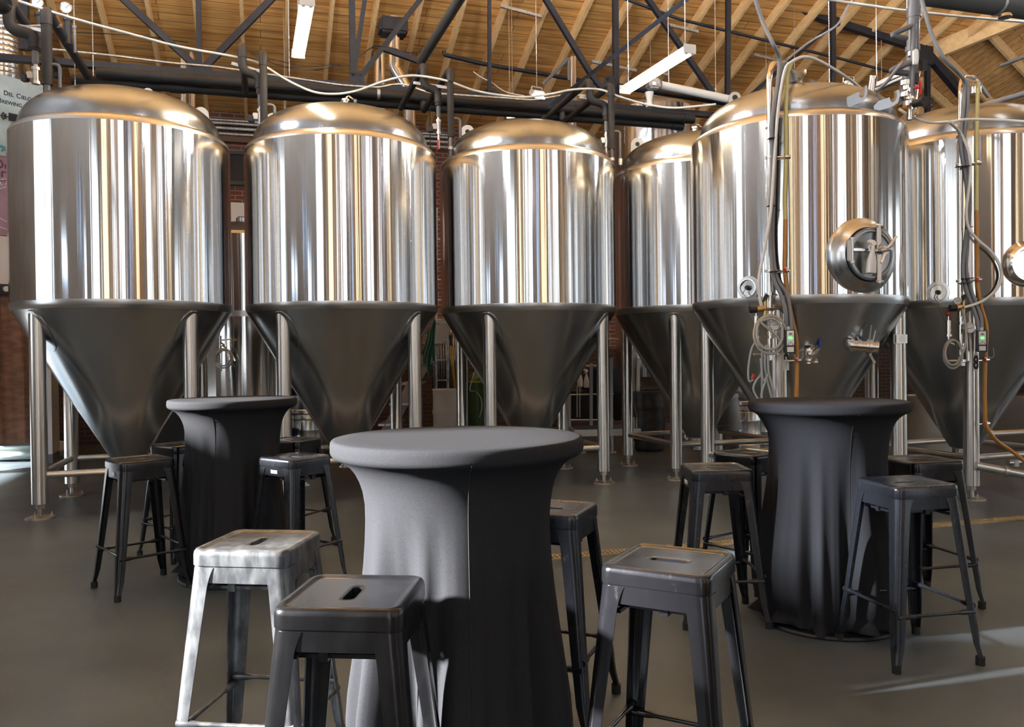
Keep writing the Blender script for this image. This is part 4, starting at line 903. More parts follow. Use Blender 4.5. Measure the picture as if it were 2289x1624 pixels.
def front_gear(t, q):
    root = t['root']; d = q['d']
    # dial thermometer well
    p = hit(t, *q['port']); n = nrm(t, p); T = frame_m(p, n)
    mb = MB(); mb.lathe([(0.098, -0.01), (0.098, 0.004), (0.075, 0.006)], 32, T); part(mb, 'port_weld', 'weld', root)
    mb = MB(); mb.lathe([(0.076, -0.01), (0.076, 0.022), (0.066, 0.022), (0.063, 0.004), (0.001, 0.002)], 32, T); o = part(mb, 'sample_port', 'bright', root)
    mb = MB(); mb.lathe([(0.02, 0), (0.02, 0.03), (0.014, 0.04), (0.001, 0.04)], 14, T); subp(mb, 'port_knob', 'black', o, root)
    mb = MB(); a = T @ Vector((0, 0, 0.035)); mb.tube([a, a + Vector((-0.03, -0.01, -0.05)), *[pix(*w_, d - 0.02) for w_ in q['wire']]], 0.0035, 6, 0, True); subp(mb, 'probe_wire', 'greyhose', o, root)
    # cleaning arm: upright steel pipe held off the shell
    x = q['arm']; mb = MB(); mb.tube([pix(x, q['armb'], d), pix(x, q['armt'] + 20, d), pix(x + 6, q['armt'], d + 0.1), pix(x + 32, q['armt'] + 2, d + 0.5), pix(x + 62, q['armt'] + 42, d + 0.85)], 0.0225, 14, 0.12)
    arm = part(mb, 'cleaning_pipe', 'bright', root)
    mb = MB()
    for y in q['clamps']: clamp_ring(mb, pix(x, y, d), 0.036); mb.cyl(pix(x - 8, y, d - 0.02), pix(x + 10, y, d - 0.02), 0.006, 8)
    subp(mb, 'pipe_clamps', 'bright', arm, root)
    # sight tube: yellowed above, amber with beer below
    up_ = [pix(*w_, d - 0.01) for w_ in q['sight_up']]; lo_ = [pix(*w_, d - 0.01) for w_ in q['sight_lo']]
    mb = MB(); mb.tube(up_, 0.0165, 12, 0, True); part(mb, 'sight_tube', 'yellow', root, 'empty yellowed upper sight tube')
    mb = MB(); mb.tube(lo_, 0.0165, 12, 0, True); part(mb, 'sight_tube', 'amber', root, 'amber liquid filled lower sight tube')
    for y, xe, red in q['brackets']:
        mb = MB(); a, b = pix(x - 10 if y < 750 else q['leg'] + 15, y, d), pix(xe + 6, y - 2, d - 0.01); mb.cyl(a, b, 0.008, 10); clamp_ring(mb, pix(xe, y - 2, d - 0.01), 0.026, (b - a).normalized()); clamp_ring(mb, b, 0.014, (b - a).normalized())
        o = part(mb, 'tube_bracket', 'bright', root)
        if red:
            mb = MB(); clamp_ring(mb, pix(xe, y - 3, d - 0.03), 0.012); subp(mb, 'bracket_knob', 'red', o, root)
    # spunding valve with a sight glass
    sx, sy0, sy1 = q['spund']; c0, c1 = pix(sx, sy1, d - 0.04), pix(sx, sy0, d - 0.04)
    mb = MB(); mb.cyl(c0, c1, 0.021, 16); mb.cyl(c0, c0 + UP * 0.02, 0.034, 16); mb.cyl(c0 + UP * 0.05, c0 + UP * 0.06, 0.026, 16); mb.cyl(c1, c1 + UP * 0.045, 0.006, 8); mb.tube([c0, c0 - UP * 0.05, c0 - UP * 0.07 + Vector((0.05, 0, 0))], 0.013, 10, 0.03)
    sp_ = part(mb, 'pressure_valve', 'bright', root)
    mb = MB(); bmesh.ops.create_uvsphere(mb.bm, u_segments=16, v_segments=10, radius=0.019, matrix=Matrix.Translation(c1 + UP * 0.055)); subp(mb, 'valve_ball', 'red', sp_, root)
    # brass regulator on the pipe
    rx, ry = q['reg']; c = pix(rx, ry, d - 0.05); mb = MB(); mb.cyl(c, c + Vector((0.07, 0, 0.01)), 0.026, 14); mb.cyl(c + Vector((0.07, 0, -0.07)), c + Vector((0.07, 0, 0.07)), 0.016, 12); mb.cyl(c + Vector((0.07, 0, 0)), c + Vector((0.14, 0.03, 0)), 0.012, 10); rg = part(mb, 'gas_regulator', 'brass', root)
    mb = MB(); mb.cyl(c - Vector((0.05, 0, 0)), c + Vector((0.005, 0, 0)), 0.03, 14); subp(mb, 'regulator_knob', 'black', rg, root); mb = MB(); mb.box(c + Vector((0.075, 0, 0.085)), (0.03, 0.03, 0.07), Matrix.Rotation(0.4, 3, 'Y'), 0.006); subp(mb, 'valve_lever', 'black', rg, root)
    if q.get('small_gauge'): gauge_sub(rg, root, pix(*q['small_gauge'], d - 0.05), 0.034)
    # lower manifold, cross tubes and pressure gauge
    g = pix(*q['gauge'], d - 0.09); gauge_sub(arm, root, g, 0.048)
    mb = MB(); cx = q['arm']; mb.cyl(g + Vector((0, 0.01, 0)), pix(cx, q['gauge'][1] + 4, d), 0.012, 10)
    for y in q['unions']: clamp_ring(mb, pix(cx + 2, y, d), 0.038); clamp_ring(mb, pix(cx + 2, y + 8, d), 0.03)
    mb.cyl(pix(cx - 38, q['unions'][-1], d), pix(cx + 4, q['unions'][-1], d), 0.012, 10); mb.tube([pix(cx + 14, q['unions'][0] + 10, d - 0.02), pix(cx + 17, q['unions'][-1], d - 0.02)], 0.014, 10)
    subp(mb, 'manifold', 'bright', arm, root)
    # temperature controller
    bx, by = q['box']; c = pix(bx, by, d - 0.14); Rz = Matrix.Rotation(q['boxrot'], 3, 'Z')
    mb = MB(); mb.box(c + Rz @ Vector((-0.03, 0.05, 0)), (0.075, 0.10, 0.17), Rz, 0.006); ct = part(mb, 'temperature_controller', q['boxm'], root)
    mb = MB(); mb.box(c + Rz @ Vector((-0.03, -0.01, 0)), (0.085, 0.03, 0.185), Rz, 0.004); subp(mb, 'controller_bezel', 'black', ct, root)
    mb = MB(); mb.box(c + Rz @ Vector((-0.025, -0.026, 0.028)), (0.055, 0.006, 0.115), Rz, 0.002); mb.box(c + Rz @ Vector((-0.025, -0.026, -0.062)), (0.05, 0.006, 0.04), Rz, 0.002); subp(mb, 'control_face', 'whitemetal', ct, root)
    mb = MB(); mb.box(c + Rz @ Vector((-0.025, -0.03, 0.028)), (0.028, 0.004, 0.018), Rz, 0.002); subp(mb, 'display', 'green', ct, root)
    mb = MB(); mb.box(c + Rz @ Vector((-0.025, -0.030, 0.06)), (0.02, 0.004, 0.012), Rz)
    for k in range(3): mb.box(c + Rz @ Vector((-0.042 + 0.017 * k, -0.030, -0.008 - (0.012 if k != 1 else 0))), (0.009, 0.004, 0.008), Rz)
    subp(mb, 'buttons', 'pvc', ct, root)
    mb = MB(); mb.cyl(c + Rz @ Vector((-0.03, 0.05, 0.085)), c + Rz @ Vector((-0.03, 0.05, 0.12)), 0.018, 12); mb.cyl(c + Rz @ Vector((-0.075, 0.05, 0.03)), c + Rz @ Vector((-0.075, 0.05, 0.10)), 0.018, 12); subp(mb, 'conduit_fitting', 'galv', ct, root)
    mb = MB(); b0 = c + Rz @ Vector((0, 0, -0.09)); mb.tube([b0, b0 + Vector((0.02, -0.02, -0.05)), b0 + Vector((0.07, 0, -0.04)), b0 + Vector((0.09, 0.04, 0.03))], 0.0035, 6, 0, True); subp(mb, 'sensor_wire', 'greyhose', ct, root)
    # cone fittings
    p = hitc(t, *q['small']); T = frame_m(p, nrm(t, p) + Vector((0, 0, -0.58))); mb = MB()
    mb.lathe([(0.055, -0.01), (0.05, 0.004), (0.03, 0.006), (0.03, 0.06), (0.042, 0.06), (0.042, 0.085), (0.02, 0.09), (0.02, 0.11), (0.0, 0.11)], 20, T); mb.cyl(T @ Vector((0, 0, 0.07)), T @ Vector((0.075, 0.03, 0.07)), 0.007, 8); mb.cyl(T @ Vector((0.05, 0, 0.06)), T @ Vector((0.05, -0.06, 0.07)), 0.012, 10); mb.box(T @ Vector((0.0, 0.05, 0.07)), (0.08, 0.02, 0.035), None, 0.005)
    part(mb, 'sample_valve', 'bright', root)
    p = hitc(t, *q['ball']); T = frame_m(p, nrm(t, p) + Vector((-0.12, 0, -0.45))); mb = MB()
    mb.lathe([(0.105, -0.01), (0.10, 0.003), (0.06, 0.006), (0.06, 0.09), (0.078, 0.09), (0.078, 0.115), (0.05, 0.12), (0.035, 0.13), (0.035, 0.21), (0.025, 0.21), (0.022, 0.17), (0.0, 0.17)], 28, T); mb.cyl(T @ Vector((-0.03, -0.085, 0.10)), T @ Vector((0.05, -0.085, 0.10)), 0.011, 8); mb.cyl(T @ Vector((0.05, -0.085, 0.10)), T @ Vector((0.075, -0.085, 0.10)), 0.017, 10); mb.box(T @ Vector((0, -0.08, 0.10)), (0.03, 0.03, 0.03), None, 0.004)
    bv = part(mb, 'ball_valve', 'bright', root)
    mb = MB(); a = T @ Vector((0.05, 0.02, 0.16)); mb.cyl(T @ Vector((0.02, 0.01, 0.16)), a, 0.009, 8); mb.bar(a, a + Vector((0.035, 0, 0.045)), 0.018, 0.006, ND); subp(mb, 'valve_stem', 'bright', bv, root)
    mb = MB(); a = a + Vector((0.035, 0, 0.045)); mb.bar(a, a + Vector((0.004, 0, 0.11)), 0.022, 0.014, ND, 0.004); subp(mb, 'handle_grip', 'blue', bv, root)
def gauge_sub(par, root, c, r):
    f = (Vector((0, 0, HC)) - c).normalized(); T = Matrix.Translation(c) @ f.to_track_quat('Z', 'Y').to_matrix().to_4x4()
    mb = MB(); mb.lathe([(r * 0.8, -0.03), (r, -0.02), (r, 0.004), (r * 0.9, 0.006), (r * 0.88, 0.0)], 28, T); subp(mb, 'gauge_case', 'bright', par, root)
    mb = MB(); mb.lathe([(r * 0.89, 0.001), (0.0005, 0.001)], 28, T); subp(mb, 'gauge_dial', 'dial', par, root)
    mb = MB(); mb.bar(T @ Vector((-r * 0.3, -r * 0.1, 0.003)), T @ Vector((r * 0.6, r * 0.05, 0.003)), r * 0.08, 0.001, f)
    for k in range(9):
        a = -0.6 + k * 0.55; mb.bar(T @ Vector((r * 0.7 * math.cos(a), r * 0.7 * math.sin(a), 0.002)), T @ Vector((r * 0.84 * math.cos(a), r * 0.84 * math.sin(a), 0.002)), r * 0.04, 0.001, f)
    subp(mb, 'gauge_needle', 'black', par, root)
D5 = hit(T5, 1722, 560).y - 0.07; D6 = hit(T6, 2148, 560).y - 0.07
front_gear(T5, dict(d=D5, port=(1673, 643), wire=[(1668, 665), (1672, 690), (1684, 716)], arm=1720, armb=805, armt=142, clamps=(284, 352, 605, 657), sight_up=[(1769, 140), (1760, 170), (1757, 230), (1757, 350), (1754, 440), (1755, 490)], sight_lo=[(1755, 490), (1754, 560), (1754, 605), (1761, 660), (1771, 715), (1780, 760), (1781, 830), (1779, 930)],
    brackets=((352, 1757, False), (606, 1755, True), (807, 1781, True)), leg=1742, spund=(1690, 706, 756), reg=(1690, 691), gauge=(1733, 725), unions=(706, 745, 792), box=(1773, 763), boxrot=-0.15, boxm='pvc', small=(1843, 698), ball=(1806, 778)))
front_gear(T6, dict(d=D6, port=(2097, 653), wire=[(2100, 680), (2106, 700), (2116, 718)], arm=2147, armb=810, armt=172, clamps=(306, 371, 628, 668), sight_up=[(2186, 184), (2184, 260), (2183, 380), (2183, 470)], sight_lo=[(2183, 470), (2184, 560), (2185, 630), (2192, 680), (2205, 730), (2203, 790), (2201, 860), (2202, 945)],
    brackets=((366, 2184, False), (627, 2185, True), (806, 2202, True), (948, 2203, True)), leg=2172, spund=(2120, 716, 752), reg=(2136, 688), small_gauge=(2140, 672), gauge=(2167, 733), unions=(714, 770, 806), box=(2203, 762), boxrot=-0.45, boxm='greyhose', small=(2262, 705), ball=(2232, 774)))
# number plates on the front legs
for t, x, y, ch in ((T5, 1757, 806, '9'), (T6, 2181, 809, '8')):
    k = math.hypot(x, 1); lg = t['c'] + Vector((math.cos(t['a0']), math.sin(t['a0']), 0)) * t['rl']
    p = pix(x, y, lg.y - 0.062); n = Vector((0.18, -1, 0)); T = frame_m(p, n)
    mb = MB(); mb.box((0, 0, 0), (0.052, 0.155, 0.004)); 
    for v in mb.bm.verts: v.co = T @ v.co
    o = part(mb, 'number_plate', 'white', t['root'], 'white plate with a black number %s' % ch)
    tx = text(ch, 0.165, Matrix.Translation(-t['c']) @ T @ Matrix.Translation((0, -0.058, 0.003)) @ Matrix.Diagonal((0.62, 1, 1, 1)), M['black'], o, 'number', 0.001, 'CENTER'); tx.data.offset = 0.006
# manway on the number 9 tank
p = hit(T5, 1930, 571); n = nrm(T5, p); T = frame_m(p, n)
mb = MB(); mb.lathe([(0.308, -0.07), (0.308, -0.012), (0.300, 0.0), (0.27, 0.018), (0.24, 0.045), (0.226, 0.066), (0.218, 0.072), (0.212, 0.068), (0.208, 0.05)], 72, T); mw = part(mb, 'manway', 'satin2', T5['root'])
T0_ = Matrix.Translation(-T5['c'])
mb = MB(); mb.lathe([(0.207, 0.05), (0.207, 0.098), (0.195, 0.105), (0.178, 0.105), (0.172, 0.092), (0.15, 0.088), (0.0005, 0.084)], 72, T); dr = subp(mb, 'manway_door', 'dome', mw, T5['root'])
mb = MB(); q_ = lambda x, y, z: T @ Vector((x, y, z))
mb.bar(q_(0.05, -0.235, 0.118), q_(0.05, 0.235, 0.118), 0.036, 0.024, n, 0.006)
for s_ in (-0.22, 0.22): mb.cyl(q_(0.02, s_, 0.11), q_(0.085, s_, 0.11), 0.02, 14)
mb.bar(q_(-0.19, 0.03, 0.115), q_(0.06, 0.03, 0.115), 0.022, 0.022, n, 0.006)
subp(mb, 'manway_yoke', 'bright', mw, T5['root'])
mb = MB(); mb.bar(q_(-0.205, -0.06, 0.10), q_(-0.205, 0.11, 0.10), 0.03, 0.03, n, 0.008); mb.cyl(q_(-0.185, -0.065, 0.115), q_(-0.185, 0.115, 0.115), 0.011, 12)
for s_ in (-0.065, 0.115): mb.cyl(q_(-0.185, s_ - 0.01, 0.115), q_(-0.185, s_ + 0.01, 0.115), 0.018, 12)
subp(mb, 'hinge', 'satin', mw, T5['root'])
mb = MB(); mb.cyl(q_(0.05, 0.02, 0.12), q_(0.05, 0.02, 0.21), 0.026, 16); mb.cyl(q_(0.05, 0.02, 0.21), q_(0.05, 0.02, 0.27), 0.014, 12); mb.cyl(q_(0.05, 0.02, 0.18), q_(0.05, 0.02, 0.195), 0.034, 16)
mb.cyl(q_(0.05, 0.02, 0.20), q_(0.15, 0.13, 0.20), 0.010, 10); mb.cyl(q_(0.05, 0.02, 0.20), q_(0.005, -0.08, 0.20), 0.010, 10); subp(mb, 'tee_handle', 'bright', mw, T5['root'])
# spray bottle hung on the manway yoke
c = q_(-0.055, -0.16, 0.16); Tb = frame_m(c, n) @ Matrix.Rotation(-0.08, 4, 'Z')
root = empty('spray_bottle', 'white spray bottle hanging on the round manway handle', 'bottle', c)
def spray(root, Tb, s=1.0, white='milky'):
    o = Vector(root.location); Tl = Matrix.Translation(-o) @ Tb @ Matrix.Rotation(-PI / 2, 4, 'X') @ Matrix.Diagonal((s, s, s, 1)); X = lambda x, y, z: Tl @ Vector((x, y, z))
    mb = MB(); rs = []
    for w_, d_, z in ((0.03, 0.02, 0.0), (0.038, 0.028, 0.004), (0.039, 0.029, 0.02), (0.037, 0.027, 0.085), (0.035, 0.026, 0.10), (0.028, 0.022, 0.135), (0.017, 0.016, 0.165), (0.014, 0.014, 0.185), (0.014, 0.014, 0.20)):
        rs.append([X(w_ * math.copysign(abs(math.cos(2 * PI * k / 24)) ** 0.7, math.cos(2 * PI * k / 24)), d_ * math.copysign(abs(math.sin(2 * PI * k / 24)) ** 0.7, math.sin(2 * PI * k / 24)), z) for k in range(24)])
    mb.rings(rs, True, True, True); mb.build('bottle_body', M[white], root)
    mb = MB(); mb.rings([[X(0.017 * math.cos(2 * PI * k / 16), 0.017 * math.sin(2 * PI * k / 16), z) for k in range(16)] for z in (0.192, 0.215)], True, True, True)
    prof = [(-0.040, 0.235), (-0.046, 0.250), (-0.03, 0.262), (0.0, 0.262), (0.022, 0.250), (0.030, 0.232), (0.018, 0.222), (0.0, 0.215), (-0.010, 0.222), (-0.016, 0.236)]
    f = [mb.bm.verts.new(X(x, -0.011, z)) for x, z in prof]; b = [mb.bm.verts.new(X(x, 0.011, z)) for x, z in prof]; k_ = len(prof)
    mb.bm.faces.new(f); mb.bm.faces.new(list(reversed(b)))
    for i in range(k_): mb.bm.faces.new((f[i], b[i], b[(i + 1) % k_], f[(i + 1) % k_]))
    mb.tube([X(-0.012, 0, 0.226), X(-0.026, 0, 0.215), X(-0.034, 0, 0.195)], 0.005 * s, 8, 0, True); mb.build('trigger_head', M['white'], root)
spray(root, Tb)
# racking arm with a butterfly valve
p = hitc(T5, 1886, 762); n = (nrm(T5, p) + Vector((0, 0, -0.35))).normalized(); T = frame_m(p, n); mb = MB()
a = pix(1905, 772, p.y - 0.13); b = pix(1962, 776, p.y - 0.20); ax = (b - a).normalized()
mb.lathe([(0.085, -0.01), (0.08, 0.004), (0.05, 0.006)], 28, T); mb.tube([p, p.lerp(a, 0.9) + UP * 0.01, a, b], 0.045, 18, 0.05)
for f_, r_ in ((0.0, 0.06), (0.30, 0.058), (0.62, 0.066), (0.72, 0.066), (0.98, 0.05)): clamp_ring(mb, a.lerp(b, f_), r_, ax)
ra = part(mb, 'racking_arm', 'bright', T5['root'])
mb = MB(); c = a.lerp(b, 0.67); mb.bar(c + UP * 0.05, pix(1948, 726, c.y - 0.03), 0.016, 0.006, ND, 0.002); subp(mb, 'butterfly_handle', 'satin', ra, T5['root']); mb = MB(); mb.bar(c + UP * 0.04 + Vector((0.03, 0, 0)), pix(1957, 738, c.y), 0.012, 0.006, ND, 0.002); subp(mb, 'latch_bar', 'satin', ra, T5['root']); mb = MB(); mb.bar(c - UP * 0.05, pix(1956, 812, c.y - 0.04), 0.024, 0.006, ND, 0.002); subp(mb, 'butterfly_handle', 'satin', ra, T5['root'])
# maker's plate on the right leg
pl = T5['c'] + Vector((math.cos(T5['a0'] + PI / 2), math.sin(T5['a0'] + PI / 2), 0)) * T5['rl']
c = pix(2013, 757, pl.y - 0.07); mb = MB(); mb.box(c, (0.115, 0.004, 0.075)); o = part(mb, 'maker_plate', 'satin', T5['root'], 'small grey metal data plate')
mb = MB()
for k in range(6): mb.box(c + Vector((0.012, -0.003, 0.026 - 0.0095 * k)), (0.062 - 0.006 * (k % 3), 0.001, 0.002))
mb.box(c + Vector((-0.045, -0.003, 0)), (0.016, 0.001, 0.07)); subp(mb, 'plate_lines', 'pvc', o, T5['root'])
# hook brackets, top valve cover, rod stub on the number 9 dome
def pxplate(mb, pts, d, th):
    f = [mb.bm.verts.new(pix(x, y, d)) for x, y in pts]; b = [mb.bm.verts.new(pix(x, y, d) + ND * th) for x, y in pts]; k = len(pts)
    mb.bm.faces.new(f); mb.bm.faces.new(list(reversed(b)))
    for i in range(k): mb.bm.faces.new((f[i], b[i], b[(i + 1) % k], f[(i + 1) % k]))
for pts in ([(1893, 238), (1893, 217), (1918, 206), (1922, 206), (1920, 216), (1926, 219), (1932, 214), (1934, 192), (1938, 190), (1939, 208), (1934, 222), (1922, 230), (1897, 240)], [(1947, 243), (1963, 226), (1989, 217), (1990, 224), (1994, 229), (2001, 226), (2005, 216), (2004, 202), (2010, 200), (2012, 213), (2007, 230), (1994, 238), (1966, 247)]):
    mb = MB(); pxplate(mb, pts, 6.66 if pts[0][0] < 1900 else 6.74, 0.03); part(mb, 'hook_bracket', 'dome', T5['root'])
mb = MB(); c = pix(1898, 194, 7.25)
for z, r in ((-0.06, 0.035), (-0.01, 0.06), (0.0, 0.05), (0.02, 0.055)): mb.cyl(c + UP * z, c + UP * (z + 0.02), r, 20)
mb.cyl(c - UP * 0.06, c + UP * 0.03, 0.03, 16); mb.tube([c + Vector((-0.05, 0, 0.03)), c + Vector((-0.05, 0, 0.09)), c + Vector((0.04, 0, 0.09)), c + Vector((0.05, 0, 0.0))], 0.006, 8, 0.02); part(mb, 'top_port', 'bright', T5['root'])
mb = MB(); mb.cyl(pix(1946, 212, 7.2), pix(1952, 172, 7.2), 0.034, 18); mb.cyl(pix(1952, 178, 7.2), pix(1953, 172, 7.2), 0.037, 18); part(mb, 'vent_stub', 'bright', T5['root'])
mb = MB(); a = pix(1772, 170, D5 + 0.35); b = pix(1786, 205, D5 + 0.7); mb.cyl(a, b, 0.05, 14); clamp_ring(mb, a.lerp(b, 0.4), 0.062, (b - a).normalized()); clamp_ring(mb, a.lerp(b, 0.9), 0.062, (b - a).normalized()); mb.cyl(a.lerp(b, 0.5), pix(1799, 163, D5 + 0.3), 0.014, 10); mb.cyl(pix(1799, 163, D5 + 0.3), pix(1800, 156, D5 + 0.3), 0.012, 10); part(mb, 'relief_valve', 'bright', T5['root'])
mb = MB(); a = pix(2180, 210, D6 + 0.5); mb.cyl(a, a + UP * 0.06, 0.05, 16); mb.tube([a + UP * 0.05, a + Vector((0.02, 0, 0.11)), pix(2186, 185, D6 + 0.1)], 0.012, 10, 0.03); mb.cyl(pix(2160, 182, D6 + 0.05), pix(2188, 181, D6 + 0.02), 0.008, 8); part(mb, 'relief_valve', 'bright', T6['root'])
# manway just visible on the right edge tank
p = hit(T6, 2292, 590); n = nrm(T6, p); T = frame_m(p, n); mb = MB(); mb.lathe([(0.20, -0.05), (0.20, 0.0), (0.15, 0.05), (0.13, 0.05), (0.12, 0.03), (0.0, 0.03)], 48, T); part(mb, 'manway', 'bright', T6['root'])
# ------------------------------------------------------------------ hoses and cables tied to the two front tanks
def hose(label, pts, r, m, name='hose', cat='hose', group=None, seg=10):
    P = [Vector(p) if len(p) == 3 and not isinstance(p, tuple) else pix(*p) for p in pts]; c = sum(P, Vector()) / len(P)
    mb = MB(); mb.tube(P, r, seg, 0, True); return tag(mb.build(name, M[m], None, True, c, 60), label, cat, group)
dd = D5 - 0.03
hose('grey hose looping from the roof down the number 9 tank, outer one of the pair', [(1684, -20, 6.6), (1692, 10, 6.6), (1706, 52, 6.6), (1728, 98, 6.5), (1742, 130, dd), (1739, 180, dd), (1730, 236, dd - .01), (1725, 285, dd - .01), (1727, 345, dd), (1723, 445, dd), (1722, 531, dd), (1726, 598, dd), (1731, 628, dd - .02), (1747, 662, dd - .04), (1756, 698, dd - .05), (1757, 742, dd - .04)], 0.0165, 'greyhose', 'grey_hose', group='paired grey hoses on the number 9 tank')
hose('grey hose looping from the roof down the number 9 tank, inner one of the pair', [(1770, 160, dd + .35), (1755, 140, dd + .1), (1746, 150, dd + .02), (1744, 190, dd + .02), (1738, 236, dd + .02), (1734, 285, dd + .02), (1733, 345, dd + .02), (1729, 445, dd + .02), (1727, 531, dd + .02), (1732, 600, dd + .01), (1742, 632, dd), (1759, 658, dd - .02), (1767, 700, dd - .04), (1769, 740, dd - .05)], 0.0165, 'greyhose', 'grey_hose', group='paired grey hoses on the number 9 tank')
hose('white hose arching over the number 9 tank down to its brass regulator', [(1928, 200, 7.2), (1900, 178, 7.0), (1860, 152, 6.8), (1825, 133, 6.7), (1796, 127, 6.6), (1770, 138, 6.55), (1754, 158, dd - .02), (1741, 231, dd - .04), (1732, 340, dd - .05), (1724, 462, dd - .06), (1711, 545, dd - .05), (1697, 617, dd - .04), (1697, 655, dd - .04), (1702, 684, dd - .03)], 0.0125, 'whitepipe', 'white_hose')
d6 = D6 - 0.03
hose('grey hose from the roof down the number 8 tank, left one of the pair', [(2058, -10, 6.9), (2066, 20, 6.9), (2082, 75, 6.9), (2110, 130, 6.9), (2140, 160, 7.0), (2155, 182, d6), (2154, 235, d6), (2147, 300, d6), (2150, 350, d6), (2160, 400, d6), (2163, 470, d6), (2158, 540, d6), (2152, 600, d6), (2158, 640, d6 - .02), (2172, 680, d6 - .04), (2184, 715, d6 - .05), (2186, 742, d6 - .05)], 0.0165, 'greyhose', 'grey_hose', group='paired grey hoses on the number 8 tank')
hose('grey hose from the roof down the number 8 tank, right one of the pair', [(2163, 178, d6 + .02), (2162, 240, d6 + .02), (2155, 300, d6 + .02), (2158, 350, d6 + .02), (2166, 400, d6 + .02), (2167, 470, d6 + .02), (2163, 540, d6 + .02), (2160, 600, d6 + .02), (2168, 640, d6), (2182, 680, d6 - .02), (2193, 710, d6 - .04), (2194, 742, d6 - .05)], 0.0165, 'greyhose', 'grey_hose', group='paired grey hoses on the number 8 tank')
hose('white hose strung from the number 9 tank across to the right edge', [(2010, 244, 7.3), (2040, 262, 7.2), (2080, 273, 7.1), (2122, 272, 7.05), (2160, 267, 7.0), (2230, 268, 7.0), (2310, 273, 6.9)], 0.0125, 'whitepipe', 'white_hose')
hose('white hose bulging out in a loop to the brass regulator of the number 8 tank', [(2122, 272, 7.02), (2146, 296, d6 - .02), (2162, 330, d6 - .03), (2169, 370, d6 - .04), (2166, 420, d6 - .05), (2160, 470, d6 - .05), (2165, 508, d6 - .05), (2185, 535, d6 - .05), (2215, 562, d6 - .05), (2234, 592, d6 - .05), (2238, 620, d6 - .05), (2226, 648, d6 - .05), (2200, 670, d6 - .05), (2175, 681, d6 - .05), (2154, 687, d6 - .05)], 0.0125, 'whitepipe', 'white_hose')
hose('amber drain hose trailing from the number 8 tank to the floor at the right edge', [(2202, 944, d6), (2212, 966, d6), (2232, 988, d6 + .05), (2256, 1004, d6 + .1), (2280, 1022, d6 + .1), (2300, 1040, d6 + .1)], 0.0165, 'amber', 'amber_hose')
def coil(label, cx, cy, d, r, turns, tr, m, ell=1.0, sway=0.02, tail=None):
    P = []; n = int(turns * 22); s = d / F
    for k in range(n + 1):
        a = 2 * PI * k / 22 + 1.2; q = 1 + 0.14 * math.sin(a * 0.37)
        P.append(pix(cx + r * q * math.cos(a) / s * 1.0, cy - r * ell * q * math.sin(a) / s, d - 0.02 * k / 22 + sway * math.sin(a)))
    if tail: P += [pix(*t_) for t_ in tail]
    c = sum(P, Vector()) / len(P); mb = MB(); mb.tube(P, tr, 10, 0, True); return tag(mb.build('coiled_hose', M[m], None, True, c, 60), label, 'hose', 'coiled sample hoses')
coil('cloudy hose coiled twice over the manifold of the number 9 tank', 1722, 746, D5 - 0.10, 0.115, 2.2, 0.0105, 'clear', 1.2, 0.02, [(1745, 765, D5 - .12), (1748, 840, D5 - .1), (1748, 930, D5 - .08)])
coil('cloudy hose looped below the pressure valve of the number 8 tank', 2130, 790, D6 - 0.10, 0.07, 1.7, 0.0105, 'clear', 1.6, 0.02, [(2158, 770, D6 - .12), (2157, 720, D6 - .1), (2150, 690, D6 - .08)])
for k, pts in enumerate(([(1692, 758), (1680, 780), (1673, 820), (1674, 850), (1684, 848)], [(1704, 770), (1702, 830), (1690, 850), (1684, 868), (1690, 884), (1700, 896)], [(1703, 770), (1703, 900)], [(1712, 770), (1710, 820), (1720, 870), (1730, 905)],
        [(1716, 772), (1718, 830), (1728, 870), (1734, 905)], [(1700, 800), (1706, 850), (1716, 835), (1702, 880), (1706, 905)])):
    hose(('clear hose bent up to a red clip', 'clear hose bowed widest to the left', 'clear hose hanging straight', 'clear hose swinging right below the manifold', 'clear hose furthest right beside the leg', 'clear hose crossing over the others')[k] + ' under the number 9 tank gauge', [(x, y, D5 - 0.06 - 0.012 * k) for x, y in pts], 0.0085, 'clearblue', 'clear_hose', 'hose', 'clear hoses hanging under the number 9 tank')
mb = MB(); mb.cyl(pix(1681, 846, D5 - 0.07), pix(1685, 836, D5 - 0.07), 0.012, 10); tag(mb.build('hose_clip', M['red'], None, True, pix(1683, 841, D5 - .07)), 'small red clip on the end of a clear hose', 'clip')
# black ties
for k, (x, y, d, w_) in enumerate(((1730, 309, dd, 26), (1724, 460, dd, 18), (1732, 606, dd, 22), (2152, 372, d6, 28), (2163, 622, d6, 24), (2158, 632, d6, 24), (2166, 508, d6, 12))):
    a, b = pix(x - w_ / 2, y + 1, d - 0.03), pix(x + w_ / 2, y - 1, d - 0.03); mb = MB(); mb.bar(a, b, 0.05, 0.007, UP)
    tag(mb.build('cable_tie', M['wire'], None, False, (a + b) / 2), ('black cable tie high on the hoses of the number 9 tank', 'black cable tie halfway down the number 9 tank hoses', 'black cable tie at the lowest clamp of the number 9 tank', 'black cable tie at the upper clamp of the number 8 tank', 'black cable tie just above the lower clamp of the number 8 tank', 'black cable tie on the lower clamp of the number 8 tank', 'black cable tie where the white hose crosses the grey pair')[k], 'cable tie', 'black cable ties')
